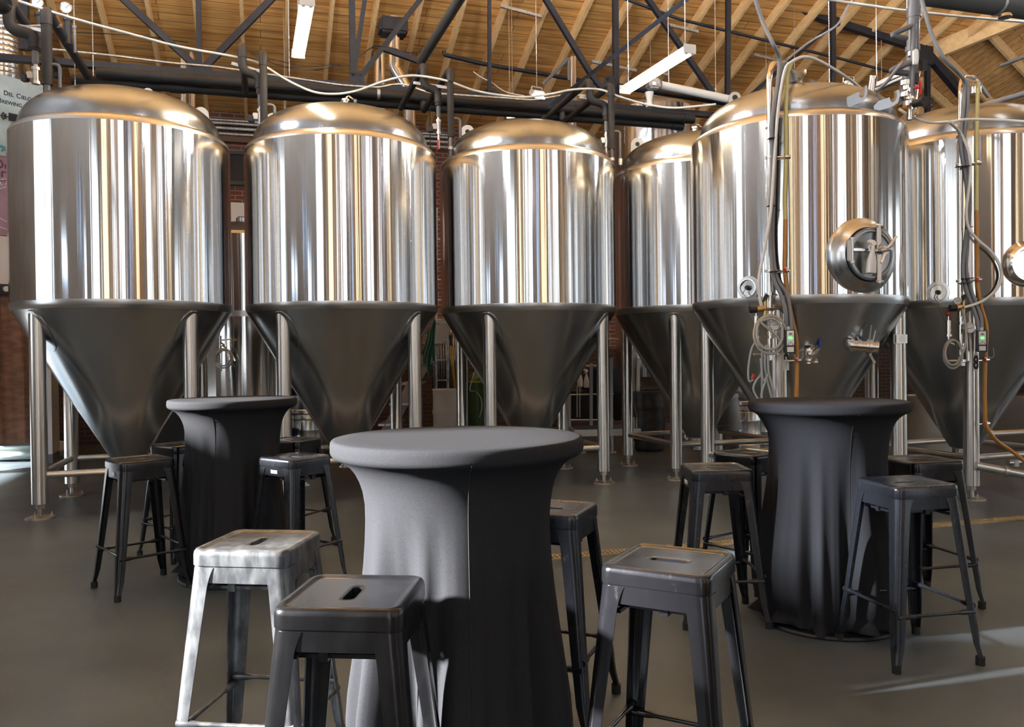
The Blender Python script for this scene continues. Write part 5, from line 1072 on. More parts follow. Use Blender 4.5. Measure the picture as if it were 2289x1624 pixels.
# upright service pipes on the right of the number 9 tank
root = empty('service_pipe', 'thick grey service riser with valves between the two front tanks', 'pipe', pix(2038, 160, 7.1)); o = Vector(root.location)
def sv(pts, r, m, name, fil=0.0, seg=14): return tube_part(name, [pix(*p) for p in pts], r, m, root, fil, seg)
sv([(2044, -30, 7.2), (2040, 130, 7.2), (2032, 182, 7.2)], 0.052, 'pvc', 'main_riser', 0, 20)
for y0, y1, x in ((18, 40, 2043), (104, 116, 2040), (170, 182, 2033)): sv([(x, y0, 7.2), (x, y1, 7.2)], 0.060, 'pvc', 'riser_coupling', 0, 20)
sv([(2042, 55, 7.05), (2042, 130, 7.05), (2038, 215, 7.05)], 0.024, 'pvc', 'small_riser'); sv([(2042, 56, 7.05), (1996, 76, 7.05), (1996, 80, 7.05), (2026, 86, 7.1)], 0.022, 'pvc', 'side_loop', 0.03)
sv([(2034, 140, 7.05), (1994, 156, 7.05), (1994, 160, 7.1), (2030, 164, 7.1)], 0.025, 'pvc', 'side_loop', 0.03); sv([(2018, 138, 6.95), (1998, 162, 6.95), (1982, 184, 7.0), (1962, 202, 7.1)], 0.013, 'greyhose', 'side_hose', 0.1)
sv([(2036, 205, 7.1), (2033, 268, 7.1)], 0.025, 'bright', 'steel_stub')
for x, y, r in ((2039, 120, .034), (2038, 186, .046), (2036, 204, .05), (2024, 186, .05), (2022, 212, .046), (2034, 218, .05), (2030, 232, .044), (2042, 240, .036), (2026, 196, .036)):
    c = pix(x, y, 7.08); MB().cyl(c - UP * 0.02 - o, c + UP * 0.02 - o, r, 16).build('union_ring', M['bright'] if y > 180 else M['whitepipe'], root)
sv([(2022, 178, 7.15), (2018, 236, 7.15)], 0.034, 'pvc', 'lower_pipe')
c = pix(2057, 196, 7.0) - o; mb = MB(); mb.box(c, (0.022, 0.02, 0.115), Matrix.Rotation(-0.06, 3, 'Y'), 0.006); mb.box(c - Vector((0.03, 0, 0)), (0.05, 0.018, 0.022), None, 0.005); mb.build('red_handle', M['red'], root)
c = pix(2064, 146, 7.05) - o; MB().box(c, (0.055, 0.05, 0.085), None, 0.006).build('switch_box', M['black'], root)
c = pix(2046, 176, 7.05) - o; MB().box(c, (0.05, 0.05, 0.10), None, 0.01).build('check_valve', M['black'], root)
c = pix(2046, 128, 7.0) - o; MB().box(c, (0.035, 0.05, 0.13), None, 0.008).build('white_union', M['whitepipe'], root)
mb = MB(); mb.cyl(pix(2044, 232, 7.0) - o, pix(2066, 226, 6.9) - o, 0.034, 16); mb.cyl(pix(2060, 228, 6.92) - o, pix(2068, 225, 6.88) - o, 0.04, 16); mb.build('gate_valve', M['black'], root)
c = pix(2075, 230, 7.05); mb = MB(); ring = [c - o + Vector((0.045 * math.cos(a), -0.01 * math.cos(a), 0.045 * math.sin(a))) for a in [2 * PI * k / 20 for k in range(21)]]; mb.sweep(ring, 0.006, 8)
for k in range(5):
    a = 2 * PI * k / 5; mb.cyl(c - o, c - o + Vector((0.045 * math.cos(a), 0, 0.045 * math.sin(a))), 0.005, 8)
mb.build('hand_wheel', M['black'], root)
# ------------------------------------------------------------------ banner, curtain, hose and partition at the left
BD = Vector((0.56, 0.83, 0)).normalized(); B0 = pix(-60, 400, 10.35)
def bp(x, y):                                       # point of the hanging banner plane seen at a pixel
    r = ray(x, y); n = Vector((BD.y, -BD.x, 0)); o = Vector((0, 0, HC)); k = ((B0 - o).dot(n)) / r.dot(n); return o + r * k
def banner_panel(pts, m, name, parent=None, off=0.0, th=0.01):
    nn = Vector((BD.y, -BD.x, 0)); mb = MB(); f = [mb.bm.verts.new(p + nn * off) for p in pts]; b = [mb.bm.verts.new(p + nn * (off - th)) for p in pts]; k = len(pts)
    mb.bm.faces.new(f); mb.bm.faces.new(list(reversed(b)))
    for i in range(k): mb.bm.faces.new((f[i], b[i], b[(i + 1) % k], f[(i + 1) % k]))
    return mb.build(name, m, parent, False)
def at_b(u, z): return Vector((B0.x, B0.y, 0)) + BD * u + UP * z
ub = lambda x, y: (bp(x, y) - B0).dot(BD)
mblue = noisy(mat('banner_pale_blue', (0.5, 0.66, 0.72), 0.7), (0.46, 0.62, 0.68), (0.62, 0.74, 0.78), 5)
mpurp = noisy(mat('banner_plum', (0.36, 0.24, 0.34), 0.7), (0.34, 0.22, 0.33), (0.42, 0.30, 0.40), 4)
mink = mat('banner_ink', (0.03, 0.035, 0.06), 0.7); mplum = mat('banner_dark_plum', (0.10, 0.05, 0.11), 0.7); mwhite = mat('banner_white', (0.75, 0.76, 0.80), 0.7); mteal = mat('banner_teal', (0.10, 0.38, 0.48), 0.7)
z0 = bp(0, 347).z; z1 = bp(0, 166).z; uR = ub(96, 200); uL = -0.9
bn = banner_panel([at_b(uL, z0), at_b(uR, z0), at_b(uR, z1), at_b(uL, z1)], mblue, 'brewery_banner')
tag(bn, 'pale blue lettered banner at the far left behind the first tank', 'banner')
nn = Vector((BD.y, -BD.x, 0))
def btext(body, x, y, h, par, m, align='LEFT', sx_=1.0):
    p = bp(x, y) + nn * 0.004; T = Matrix(((BD.x, 0, nn.x, p.x), (BD.y, 0, nn.y, p.y), (0, 1, 0, p.z), (0, 0, 0, 1)))
    # x runs along the banner, y up, z out of it
    return text(body, h, T @ Matrix.Diagonal((sx_, 1, 1, 1)), m, par, 'lettering', 0.001, align)
cap = (bp(8, 205) - bp(8, 215.5)).length * 1.40
def smallcaps(words, x, y, par, m, sx_):
    p = bp(x, y); u = 0.0
    for w_ in words:
        for first, rest in ((w_[0], w_[1:]),):
            for body, sc in ((first, 1.0), (rest, 0.78)):
                q = p + BD * u + nn * 0.004; T = Matrix(((BD.x, 0, nn.x, q.x), (BD.y, 0, nn.y, q.y), (0, 1, 0, q.z), (0, 0, 0, 1)))
                o = text(body, cap * sc, T @ Matrix.Diagonal((sx_, 1, 1, 1)), m, par, 'lettering', 0.001); o.data.offset = 0.0012
                bpy.context.view_layer.update(); u += (o.dimensions.x) * 1.0 + cap * 0.10
        u += cap * 0.32
smallcaps(['DEL', 'CIELO'], 7.5, 211.5, bn, mink, 0.95); smallcaps(['BREWING'], -5, 228, bn, mink, 0.95)
mb = MB()                                             # arrow ornament and teal scroll under the name
a, b = bp(2, 258) + nn * 0.004, bp(46, 266) + nn * 0.004; mb.bar(a, b, 0.012, 0.003, nn)
for s_ in (-1, 1): mb.bar(a, a + (b - a) * 0.14 + UP * 0.05 * s_, 0.014, 0.003, nn)
for f_ in (0.16, 0.24): mb.bar(a.lerp(b, f_) - UP * 0.035, a.lerp(b, f_) + UP * 0.035, 0.014, 0.003, nn)
mb.box(a.lerp(b, 0.72), (0.012, 0.16, 0.10), Matrix.Rotation(math.atan2(BD.y, BD.x) - PI / 2, 3, 'Z')); o = mb.build('arrow_emblem', mink, bn, False)
mb = MB(); mb.tube([bp(-4, 330) + nn * .004, bp(3, 326) + nn * .004, bp(9, 334) + nn * .004, bp(12, 328) + nn * .004], 0.016, 6, 0, True); mb.tube([bp(3, 338) + nn * .004, bp(8, 332) + nn * .004, bp(12, 337) + nn * .004], 0.014, 6, 0, True); mb.build('scroll_emblem', mteal, bn)
zp = bp(0, 525).z
pl = banner_panel([at_b(uL, zp), at_b(uR, zp), at_b(uR, z0 - 0.01), at_b(uL, z0 - 0.01)], mpurp, 'plum_banner'); tag(pl, 'dusty purple banner with a white ring, under the pale blue one', 'banner')
btext('Del', -15, 374, 0.17, pl, mplum); btext('Bre', -17, 392, 0.17, pl, mplum); btext('Martin', -14, 403, 0.075, pl, mplum)
cu_, cz_ = ub(24, 458), bp(24, 458).z
for r in (0.33, 0.23):
    mb = MB(); mb.sweep([at_b(cu_ + r * math.cos(2 * PI * k / 48), cz_ + r * math.sin(2 * PI * k / 48)) + nn * 0.004 for k in range(49)], 0.006, 6); mb.build('emblem_ring', mwhite, pl)
for k, ch in enumerate('CLARA'):
    a = PI * 0.93 - k * 0.30; q = at_b(cu_ + 0.255 * math.cos(a), cz_ + 0.255 * math.sin(a)) + nn * 0.004
    T = Matrix(((BD.x, 0, nn.x, q.x), (BD.y, 0, nn.y, q.y), (0, 1, 0, q.z), (0, 0, 0, 1))); text(ch, 0.085, T @ Matrix.Rotation(a - PI / 2, 4, 'Z'), mwhite, pl, 'lettering', 0.001, 'CENTER')
zb_ = bp(0, 634).z
wp = banner_panel([at_b(uL, zb_), at_b(uR, zb_), at_b(uR, zp - 0.01), at_b(uL, zp - 0.01)], mwhite, 'white_banner'); tag(wp, 'blank white banner hanging under the purple one', 'banner')
zr = bp(0, 646).z; mb = MB(); mb.bar(at_b(uL, zr), at_b(uR, zr), 0.10, 0.13, UP); rl_ = tag(mb.build('black_rail', M['black'], None, False, at_b(0, zr)), 'black rail along the top of the brown curtain at left', 'rail')
mb = MB(); mb.cyl(bp(8, 646) + nn * 0.04, bp(8, 646) + nn * 0.09, 0.035, 16); o = mb.build('rail_knob', M['white'], rl_); o.matrix_parent_inverse = Matrix.Translation(-at_b(0, zr))
mcur = noisy(mat('brown_burlap', (0.20, 0.11, 0.075), 0.9), (0.155, 0.088, 0.062), (0.25, 0.14, 0.10), 6, (1, 1, 3), bump=0.2, dist=0.004)
zc0 = bp(0, 993).z; mb = MB(); rs = []
for z in [zc0 + (zr - 0.06 - zc0) * k / 8 for k in range(9)]: rs.append([at_b(uL + (uR - uL) * j / 60, z) + nn * (0.025 * math.sin(j * 0.55) + 0.012 * math.sin(j * 1.3 + z)) for j in range(61)])
mb.rings(rs, False); rs = []
for z in (zc0, zr - 0.06): rs.append([at_b(uL + (uR - uL) * j / 60, z) + nn * (0.025 * math.sin(j * 0.55) + 0.012 * math.sin(j * 1.3 + z) - 0.008) for j in range(61)])
mb.rings(rs, False); tag(mb.build('burlap_curtain', mcur, None, True, at_b(0, zc0)), 'brown woven curtain hanging down the left edge', 'curtain')
for k in range(7):                                    # hose coil on the floor under the curtain
    pass
P = []; c = pfloor(28, 1030)
for k in range(260):
    a = 2 * PI * k / 26; r = 0.42 + 0.05 * math.sin(k * 0.21); P.append(Vector((c.x + r * math.cos(a) * 1.2, c.y + 0.35 + r * math.sin(a), 0.018 + 0.18 * k / 260 + 0.006 * math.sin(k * 0.7))))
mb = MB(); mb.tube(P, 0.017, 8, 0, True); tag(mb.build('hose_coil', mat('pale_green_hose', (0.55, 0.60, 0.57), 0.45), None, True, c), 'pale hose coiled on the floor below the brown curtain', 'hose')
# white partition with a dark kick plate behind the first tank legs
a, b = pfloor(113, 1035), pfloor(148, 1012); dn = (b - a).normalized(); b = a + dn * 0.55; mb = MB(); mb.bar(a + UP * 0.0 + dn * 0.0, a + UP * 1.75, 0.06, 0.06, dn); 
root = empty('partition', 'pale grey partition panel with a dark base behind the first tank legs', 'panel', a)
mb = MB(); mb.bar(UP * 0.95, dn * 0.55 + UP * 0.95, 0.05, 1.7, UP); mb.build('panel_face', mat('pale_grey_paint', (0.55, 0.56, 0.60), 0.5), root, False)
mb = MB(); mb.bar(UP * 0.06, dn * 0.55 + UP * 0.06, 0.055, 0.12, UP); mb.build('kick_plate', M['pvc'], root, False)
mb = MB(); mb.tube([dn * 0.1 + Vector((0.03, -0.03, 1.05)), dn * 0.1 + Vector((0.03, -0.03, 0.78)), dn * 0.2 + Vector((0.03, -0.03, 0.72)), dn * 0.45 + Vector((0.03, -0.03, 0.72))], 0.008, 8, 0.05); mb.build('cable_loop', M['wire'], root)
# dark crate low behind the first tank
def crate(label, c, size, m, name='equipment_case', lid=None, rz=AL):
    root = empty(name, label, 'case', c, rz); mb = MB(); mb.box((0, 0, size[2] / 2), size, None, 0.015); mb.build('case_body', M[m], root, False)
    mb = MB(); mb.box((0, 0, size[2] + 0.012), (size[0] + 0.02, size[1] + 0.02, 0.03), None, 0.008); mb.build('case_lid', M[lid or m], root, False)
    mb = MB(); mb.tube([(-0.1, -size[1] / 2, size[2] * 0.7), (-0.1, -size[1] / 2 - 0.03, size[2] * 0.7), (0.1, -size[1] / 2 - 0.03, size[2] * 0.7), (0.1, -size[1] / 2, size[2] * 0.7)], 0.008, 8, 0.02); mb.build('case_handle', M['satin'], root)
    return root
crate('dark equipment case on the floor behind the first tank', WV(-0.75, 10.9), (1.3, 0.6, 0.75), 'black')
# ------------------------------------------------------------------ bright tank between the first two tanks
def upright_tank(label, c, R, h0, h1, top, m='duct', seg=64):
    root = empty('bright_tank', label, 'tank', c, 0, 'upright cylindrical tanks behind the row')
    MB().lathe([(R, h0), (R, h0 + 0.5 * (h1 - h0)), (R, h1)], seg, None, True, True).build('tank_shell', M['shell'], root)
    MB().lathe([(R, h1), (R * 0.97, h1 + 0.04), (R * 0.35, h1 + top), (0.09, h1 + top + 0.02), (0.09, h1 + top + 0.08), (0.0, h1 + top + 0.08)], seg).build('tank_top', M['cone'], root)
    MB().lathe([(R + 0.003, h0 + 0.58 * (h1 - h0)), (R + 0.003, h0 + 0.61 * (h1 - h0))], seg).build('weld_band', M['weld'], root)
    MB().lathe([(R, h0), (R * 0.8, h0 - 0.12), (0.1, h0 - 0.18)], seg).build('tank_base', M['cone'], root)
    for k in range(4):
        a = 0.5 + k * PI / 2; p = Vector((math.cos(a), math.sin(a), 0)) * R * 0.82; MB().cyl(p + UP * 0.03, p + UP * (h0 + 0.02), 0.045, 14).build('leg', M['leg'], root); 
        MB().cyl(p, p + UP * 0.03, 0.08, 16).build('foot', M['plate'], root)
    return root
cb = pix(548, 800, 11.1); cb.z = 0
bt = upright_tank('tall bright tank seen in the gap between the first two tanks', cb, 0.72, 0.42, 2.92, 0.22)
ro = Vector(bt.location); Tq = lambda x, y, d: pix(x, y, d) - ro
mb = MB(); d_ = 10.15
mb.cyl(Tq(505, 690, d_), Tq(505, 775, d_), 0.014, 10); mb.cyl(Tq(494, 760, d_), Tq(517, 757, d_), 0.01, 8); mb.cyl(Tq(492, 750, d_), Tq(492, 790, d_), 0.02, 12); mb.cyl(Tq(498, 772, d_), Tq(500, 770, d_), 0.05, 12); mb.cyl(Tq(518, 790, d_), Tq(526, 806, d_), 0.01, 8); mb.tube([Tq(496, 780, d_), Tq(495, 830, d_)], 0.008, 8); mb.build('sample_valve', M['bright'], bt)
coil('cloudy hose coiled on the valve of the tall bright tank', 500, 800, 10.05, 0.10, 2.4, 0.010, 'clear', 1.05)
upright_tank('tall grey steel tank rising behind the half hidden tank', Vector((*pix(1462, 300, 12.6).xy, 0)), 0.62, 1.0, 5.0, 0.2)
# ------------------------------------------------------------------ back wall things seen through the gaps
def wallp(x, y): return pv(x, y, VB - 0.06)
for k, y in enumerate((266, 274, 284, 298)):
    a, b = wallp(438, y - 1), wallp(1000, y + 42 + k); a2 = WV(wof(a), VB - 0.08 - 0.04 * (k % 2), a.z); b2 = WV(wof(b), VB - 0.08 - 0.04 * (k % 2), a.z)
    mb = MB(); mb.cyl(a2, b2, 0.026 if k != 2 else 0.034, 12); tag(mb.build('wall_conduit', M['galv'], None, True, (a2 + b2) / 2), ('topmost', 'second', 'thickest', 'lowest')[k] + ' of the four steel conduits along the brick wall', 'conduit', 'steel conduits on the brick wall')
zl = wallp(530, 313).z; mb = MB(); mb.box((0, 0, 0), (6.0, 0.12, 0.09)); o = mb.build('wall_ledge', mat('brown_ledge_paint', (0.16, 0.09, 0.05), 0.6), None, False); o.location = WV(-1.0, VB - 0.06, zl); o.rotation_euler.z = AL; o['kind'] = 'structure'
wq = wallp(530, 376); mb = MB(); mb.box((0, 0, 0), (1.3, 0.06, 0.46)); o = mb.build('window_7', mat('dark_window_glass', (0.01, 0.012, 0.018), 0.15), None, False); o.location = wq; o.rotation_euler.z = AL; o['kind'] = 'structure'
mb = MB(); 
for z in (-0.25, 0.25): mb.box((0, -0.03, z), (1.4, 0.06, 0.06))
for x in (-0.67, 0.67): mb.box((x, -0.03, 0), (0.06, 0.06, 0.46))
f_ = mb.build('window_frame', M['frame'], o, False)
wc = wallp(535, 500); root = empty('wall_cabinet', 'white cabinet with a small label on the brick wall behind the first gap', 'cabinet', wc, AL)
mb = MB(); mb.box((0, -0.06, -0.1), (0.95, 0.2, 0.85), None, 0.01); mb.build('cabinet_body', M['white'], root, False)
mb = MB(); mb.box((0.05, -0.168, 0.06), (0.14, 0.006, 0.07)); mb.build('label_plate', M['pvc'], root, False)
mb = MB(); mb.box((0.4, -0.168, -0.1), (0.03, 0.02, 0.12), None, 0.004); mb.build('cabinet_latch', M['satin'], root, False)
# ladder-like rail in the gap between the second and third tanks
root = empty('wall_ladder', 'narrow pale ladder glimpsed in the gap between the second and third tanks', 'ladder', pix(982, 560, 12.5)); o = Vector(root.location)
for x in (975, 1001): mb = MB(); mb.cyl(pix(x, 465, 12.5) - o, pix(x, 900, 12.5) - o, 0.022, 10); mb.build('side_rail', M['galv'], root)
for k in range(9): mb = MB(); y = 490 + 45 * k; mb.cyl(pix(975, y, 12.5) - o, pix(1001, y, 12.5) - o, 0.014, 8); mb.build('rung', M['galv'], root)
# ------------------------------------------------------------------ between the second and third tanks
root = empty('green_apron', 'green cloth apron hanging between the second and third tanks', 'cloth', pix(958, 720, 10.05)); o = Vector(root.location)
mg = mat('sea_green_cloth', (0.10, 0.27, 0.19), 0.75)
for k, (x0, x1, y0, y1) in enumerate(((946, 958, 735, 812), (955, 966, 728, 842), (962, 974, 715, 806), (949, 962, 742, 835))):
    mb = MB(); rs = []
    for j in range(11):
        f = j / 10; y = y0 + (y1 - y0) * f; w_ = (x1 - x0) * (0.5 + 0.6 * math.sin(PI * min(f * 1.1, 1)) ** 0.6); cx_ = (x0 + x1) / 2 + 3 * math.sin(f * 5 + k) + (968 - (x0 + x1) / 2) * (1 - f) ** 2 * 0.6
        rs.append([pix(cx_ - w_ / 2 + w_ * q / 6, y, 10.05 + 0.03 * k + 0.015 * math.sin(q * 1.8 + k)) - o for q in range(7)])
    mb.rings(rs, False); mb.build('cloth_strip', mg, root); None
mb = MB(); q = pix(967, 716, 10.05); mb.cyl(q - o, Vector((q.x, q.y, zm1)) - o, 0.006, 6); mb.build('hanging_cord', M['wire'], root)
mb = MB(); a, b = pix(1008, 772, 11.2), pix(1026, 960, 11.4); root = empty('broom', 'yellow broom handle with a black tip leaning behind the third tank', 'broom', b)
b0 = Vector((b.x + 0.02, b.y, 0.03)); MB().cyl(a - b, b0 - b, 0.017, 12).build('handle', mat('yellow_handle', (0.62, 0.38, 0.03), 0.4), root)
MB().cyl(a - b, a + (a - b).normalized() * 0.14 - b, 0.02, 12).build('handle_grip', M['black'], root); MB().box(b0 - b + UP * 0.03, (0.3, 0.06, 0.10), None, 0.01).build('broom_head', M['black'], root)
def drum(name, label, c, R, H, m, cat='drum', ribs=(0.33, 0.66), taper=1.0):
    root = empty(name, label, cat, c); pr = [(R * 0.9 * taper, 0), (R * taper, 0.03)]
    for k in range(1, 24):
        z = H * k / 24; f = k / 24; rr = R * (taper + (1 - taper) * f)
        pr.append((rr + sum(0.012 * math.exp(-((f - q) / 0.03) ** 2) for q in ribs), z))
    pr += [(R, H * 0.985), (R * 0.97, H), (R * 0.92, H), (R * 0.91, H - 0.04), (0.001, H - 0.05)]
    MB().lathe(pr, 40, None, True).build('drum_body', M[m], root); MB().lathe([(R * 0.97, H - 0.03), (R * 1.03, H - 0.025), (R * 1.03, H + 0.002), (R * 0.95, H + 0.006)], 40).build('rim', M[m], root); return root
M['drumwhite'] = mat('translucent_white_drum', (0.60, 0.60, 0.60), 0.5); M['bin'] = noisy(mat('black_bin_plastic', (0.02, 0.022, 0.024), 0.5), (0.012, 0.013, 0.015), (0.05, 0.05, 0.05), 9)
M['gasgreen'] = mat('dark_green_paint', (0.02, 0.06, 0.012), 0.35); M['oldwhite'] = mat('old_white_plastic', (0.50, 0.51, 0.50), 0.5)
def fl(x, d): p = pix(x, 800, d); return Vector((p.x, p.y, 0))
drum('white_drum', 'open white plastic drum behind the second and third tanks', fl(994, 11.0), 0.165, 0.90, 'drumwhite')
c = fl(1068, 11.2); root = empty('gas_cylinder', 'dark green gas cylinder behind the third tank leg', 'cylinder', c)
MB().lathe([(0.16, 0), (0.165, 0.02), (0.165, 0.95), (0.155, 1.02), (0.11, 1.09), (0.05, 1.13), (0.04, 1.18), (0.001, 1.18)], 36, None, True).build('cylinder_body', M['gasgreen'], root)
MB().cyl((0, 0, 1.15), (0, 0, 1.26), 0.025, 12).build('valve', M['brass'], root); MB().lathe([(0.166, 0.98), (0.166, 1.0)], 36).build('yellow_band', mat('yellow_band_paint', (0.5, 0.42, 0.02), 0.4), root)
hose('thin clear hose dangling over the dark green cylinder', [fl(1068, 11.2) + UP * 1.24, fl(1066, 11.1) + UP * 1.22, pix(1050, 868, 10.95), pix(1062, 874, 10.9), pix(1074, 888, 10.9), pix(1077, 910, 10.9), pix(1072, 932, 10.9)], 0.008, 'clearblue', 'clear_hose')
# metal stair behind the second tank
root = empty('metal_stair', 'grey metal stair with sloping stringers behind the second and third tanks', 'stair', fl(930, 11.6)); o = Vector(root.location)
for d_, n_ in ((11.4, 'stringer'), (12.2, 'stringer')):
    mb = MB(); a, b = pix(840, 1010, d_), pix(1010, 700, d_); mb.bar(a - o, b - o, 0.16, 0.02, ND); mb.build(n_, mat('pale_stair_paint', (0.42, 0.43, 0.46), 0.5), root, False)
for k in range(7):
    f = (k + 0.5) / 7; p = pix(840, 1010, 11.8).lerp(pix(1010, 700, 11.8), f); mb = MB(); mb.box(p - o, (0.26, 0.85, 0.03), Matrix.Rotation(0.0, 3, 'Z')); mb.build('stair_tread', M['satin'], root, False)
# corrugated sheet
mb = MB(); rs = []
for z in (0.75, 1.75): rs.append([pix(965 + 66 * j / 60, 800, 12.6).xy.to_3d() + UP * z + ND * 0.03 * math.sin(j * 1.25) for j in range(61)])
mb.rings(rs, False); mb2 = mb.build('corrugated_sheet', M['galv'], None, True, pix(1000, 800, 12.6)); so = mb2.modifiers.new('s', 'SOLIDIFY'); so.thickness = 0.002; tag(mb2, 'upright sheet of corrugated metal above the white drum', 'sheet')
# ------------------------------------------------------------------ pump skid between the third and fourth tanks
root = empty('pump_skid', 'dark steel pump skid with an open frame behind the third tank', 'machine', fl(1310, 11.6)); o = Vector(root.location)
def sk(x0, y0, x1, y1, r, nm='frame_tube', m='satin', d=11.3): mb = MB(); mb.cyl(pix(x0, y0, d) - o, pix(x1, y1, d) - o, r, 10); mb.build(nm, M[m], root)
for x, y0, y1 in ((1321, 812, 950), (1366, 800, 958), (1272, 880, 952), (1426, 800, 960)): mb = MB(); mb.bar(pix(x, y0, 11.3) - o, pix(x, y1, 11.3) - o, 0.045, 0.03, ND); mb.build('frame_post', M['satin'], root, False)
for x0, y0, x1, y1 in ((1270, 882, 1372, 880), (1318, 816, 1370, 824), (1270, 938, 1372, 938), (1356, 758, 1384, 758), (1290, 818, 1340, 816)): sk(x0, y0, x1, y1, 0.012)
for x in (1290, 1296): sk(x, 862, x, 932, 0.008)
mb = MB(); mb.box(pix(1345, 880, 11.9) - o, (0.42, 0.5, 0.75), Matrix.Rotation(AL, 3, 'Z'), 0.02); mb.build('plate_pack', M['blacksteel'], root, False)
mb = MB(); mb.box(pix(1290, 905, 11.6) - o, (0.25, 0.3, 0.4), Matrix.Rotation(AL, 3, 'Z'), 0.02); mb.build('motor_box', M['black'], root, False)
mb = MB(); mb.bar(pix(1250, 968, 11.2) - o, pix(1432, 964, 11.2) - o, 0.09, 0.09, UP); mb.build('skid_rail', M['satin'], root, False)
for x in (1260, 1300, 1368): mb = MB(); a = pix(x, 968, 11.2); mb.cyl(a - o, Vector((a.x, a.y, 0)) - o, 0.02, 10); mb.cyl(Vector((a.x, a.y, 0)) - o, Vector((a.x, a.y, 0.02)) - o, 0.06, 14); mb.build('skid_foot', M['plate'], root)
mb = MB(); mb.tube([pix(1246, 945, 11.1) - o, pix(1275, 955, 11.1) - o, pix(1290, 985, 11.1) - o], 0.03, 10, 0.05); mb.build('hose_stub', M['greyhose'], root)
for k, (x, y, l) in enumerate(((1311, 866, 'spray bottle with a red collar hanging on the pump skid frame'), (1297, 864, 'plain milky spray bottle hanging left of the red collared one'))):
    p = pix(x, y, 11.2); r_ = empty('spray_bottle', l, 'bottle', p); spray(r_, frame_m(p, Vector((0, -1, 0))), 0.98, 'milky')
    if k == 0:
        mb = MB(); mb.cyl((0, 0, 0.19), (0, 0, 0.205), 0.0185, 14); mb.build('collar', M['red'], r_)
drum('waste_bin', 'round black waste bin behind the third and fourth tanks', fl(1450, 11.4), 0.235, 0.82, 'bin', 'bin', (0.75,), 0.86)
mb = MB(); p = fl(1414, 11.35); mb.bar(p + UP * 0.25, p + UP * 1.4, 0.05, 0.05, ND); tag(mb.build('grey_post', M['satin'], None, False, p + UP * 0.8), 'slim grey upright post beside the black waste bin', 'post')
hose('dark rubber hose hanging before the grey post', [(1408, 780, 11.1), (1407, 850, 11.1), (1412, 900, 11.1), (1421, 930, 11.1)], 0.035, 'bin', 'rubber_hose')
# ------------------------------------------------------------------ bucket and kegs
def bucket(label, x, y, d, R, H, tilt):
    p = pix(x, y, d); root = empty('bucket', label, 'bucket', p); root.rotation_euler = (0.0, tilt, 0)
    MB().lathe([(R * 0.82, 0), (R * 0.84, 0.01), (R, H), (R * 1.06, H - 0.002), (R * 1.06, H - 0.05), (R * 1.02, H - 0.055), (R * 0.97, H - 0.01), (R * 0.8, 0.02), (0.001, 0.02)], 40, None, True).build('bucket_body', M['oldwhite'], root)
    MB().tube([(R, 0, H - 0.07), (R * 1.1, -R * 0.5, H - 0.3), (0, -R * 1.15, H - 0.34), (-R * 1.1, -R * 0.5, H - 0.3), (-R, 0, H - 0.07)], 0.004, 6, 0, True).build('bail_handle', M['galv'], root); return root
b_ = bucket('white bucket hung tilted between the half hidden tank and the number 9 tank', 1632, 962, 10.2, 0.185, 0.44, -0.22)
b_.location.z = max(b_.location.z, 0.36)
def keg(label, c, s=1.0, band=None, rz=0):
    root = empty('beer_keg', label, 'keg', c, rz, 'steel beer kegs'); R, H = 0.20 * s, 0.59 * s
    pr = [(R * 0.93, 0.0), (R * 0.97, 0.01), (R * 0.97, 0.09 * H), (R * 0.92, 0.11 * H), (R * 0.97, 0.15 * H), (R * 0.98, 0.30 * H), (R * 1.0, 0.325 * H), (R * 1.0, 0.345 * H), (R * 0.98, 0.37 * H), (R * 0.98, 0.62 * H), (R * 1.0, 0.645 * H), (R * 1.0, 0.665 * H), (R * 0.98, 0.69 * H), (R * 0.97, 0.84 * H), (R * 0.90, 0.885 * H), (R * 0.5, 0.905 * H), (0.03, 0.91 * H)]
    MB().lathe(pr, 40, None, True).build('keg_body', M['weld'], root)
    mb = MB(); mb.lathe([(R * 0.9, 0.87 * H), (R * 0.97, 0.90 * H), (R * 0.97, 0.985 * H), (R * 0.95, H), (R * 0.91, 0.985 * H), (R * 0.91, 0.90 * H)], 40); mb.build('rim_collar', M['satin'], root)
    MB().cyl((0, 0, 0.90 * H), (0, 0, 0.96 * H), 0.035, 16).build('tap_fitting', M['brass'], root)
    if band: MB().lathe([(R * 0.985, 0.42 * H), (R * 0.985, 0.58 * H)], 40).build('colour_band', M[band], root)
    mb = MB()
    for a in (-PI / 2 + 0.3, PI / 2): mb.box((R * 0.972 * math.cos(a), R * 0.972 * math.sin(a), 0.945 * H), (0.10 * s, 0.012, 0.028 * s), Matrix.Rotation(a + PI / 2, 3, 'Z'), 0.005)
    mb.build('hand_hole', M['black'], root)
    return root
for x, d, z, l, bd in ((1668, 11.6, 0.0, 'steel keg on the floor behind the tilted bucket', None), (1669, 11.6, 0.60, 'steel keg stacked behind the tilted bucket', None), (1700, 12.0, 0.0, 'steel keg on the floor just right of the stack behind the bucket', None), (1590, 11.9, 0.0, 'steel keg behind the left of the tilted bucket', None), (1612, 11.9, .60, 'steel keg stacked behind the left of the tilted bucket', None),
                       (690, 11.0, 0.0, 'bottom steel keg in the gap under the second tank', None), (688, 11.0, 0.595, 'black banded steel keg stacked in the gap under the second tank', 'black'), (640, 11.4, 0.0, 'steel keg on the floor behind the left leg of the second tank', 'blue'), (642, 11.4, 0.595, 'steel keg stacked behind the left leg of the second tank', 'blue')):
    p = fl(x, d); p.z = z; keg(l, p, 1.0, bd, x * 0.01)
drum('white_bin', 'large white bin behind the leg of the number 8 tank', fl(2085, 10.2), 0.32, 0.78, 'oldwhite', 'bin', (0.9,), 0.93)
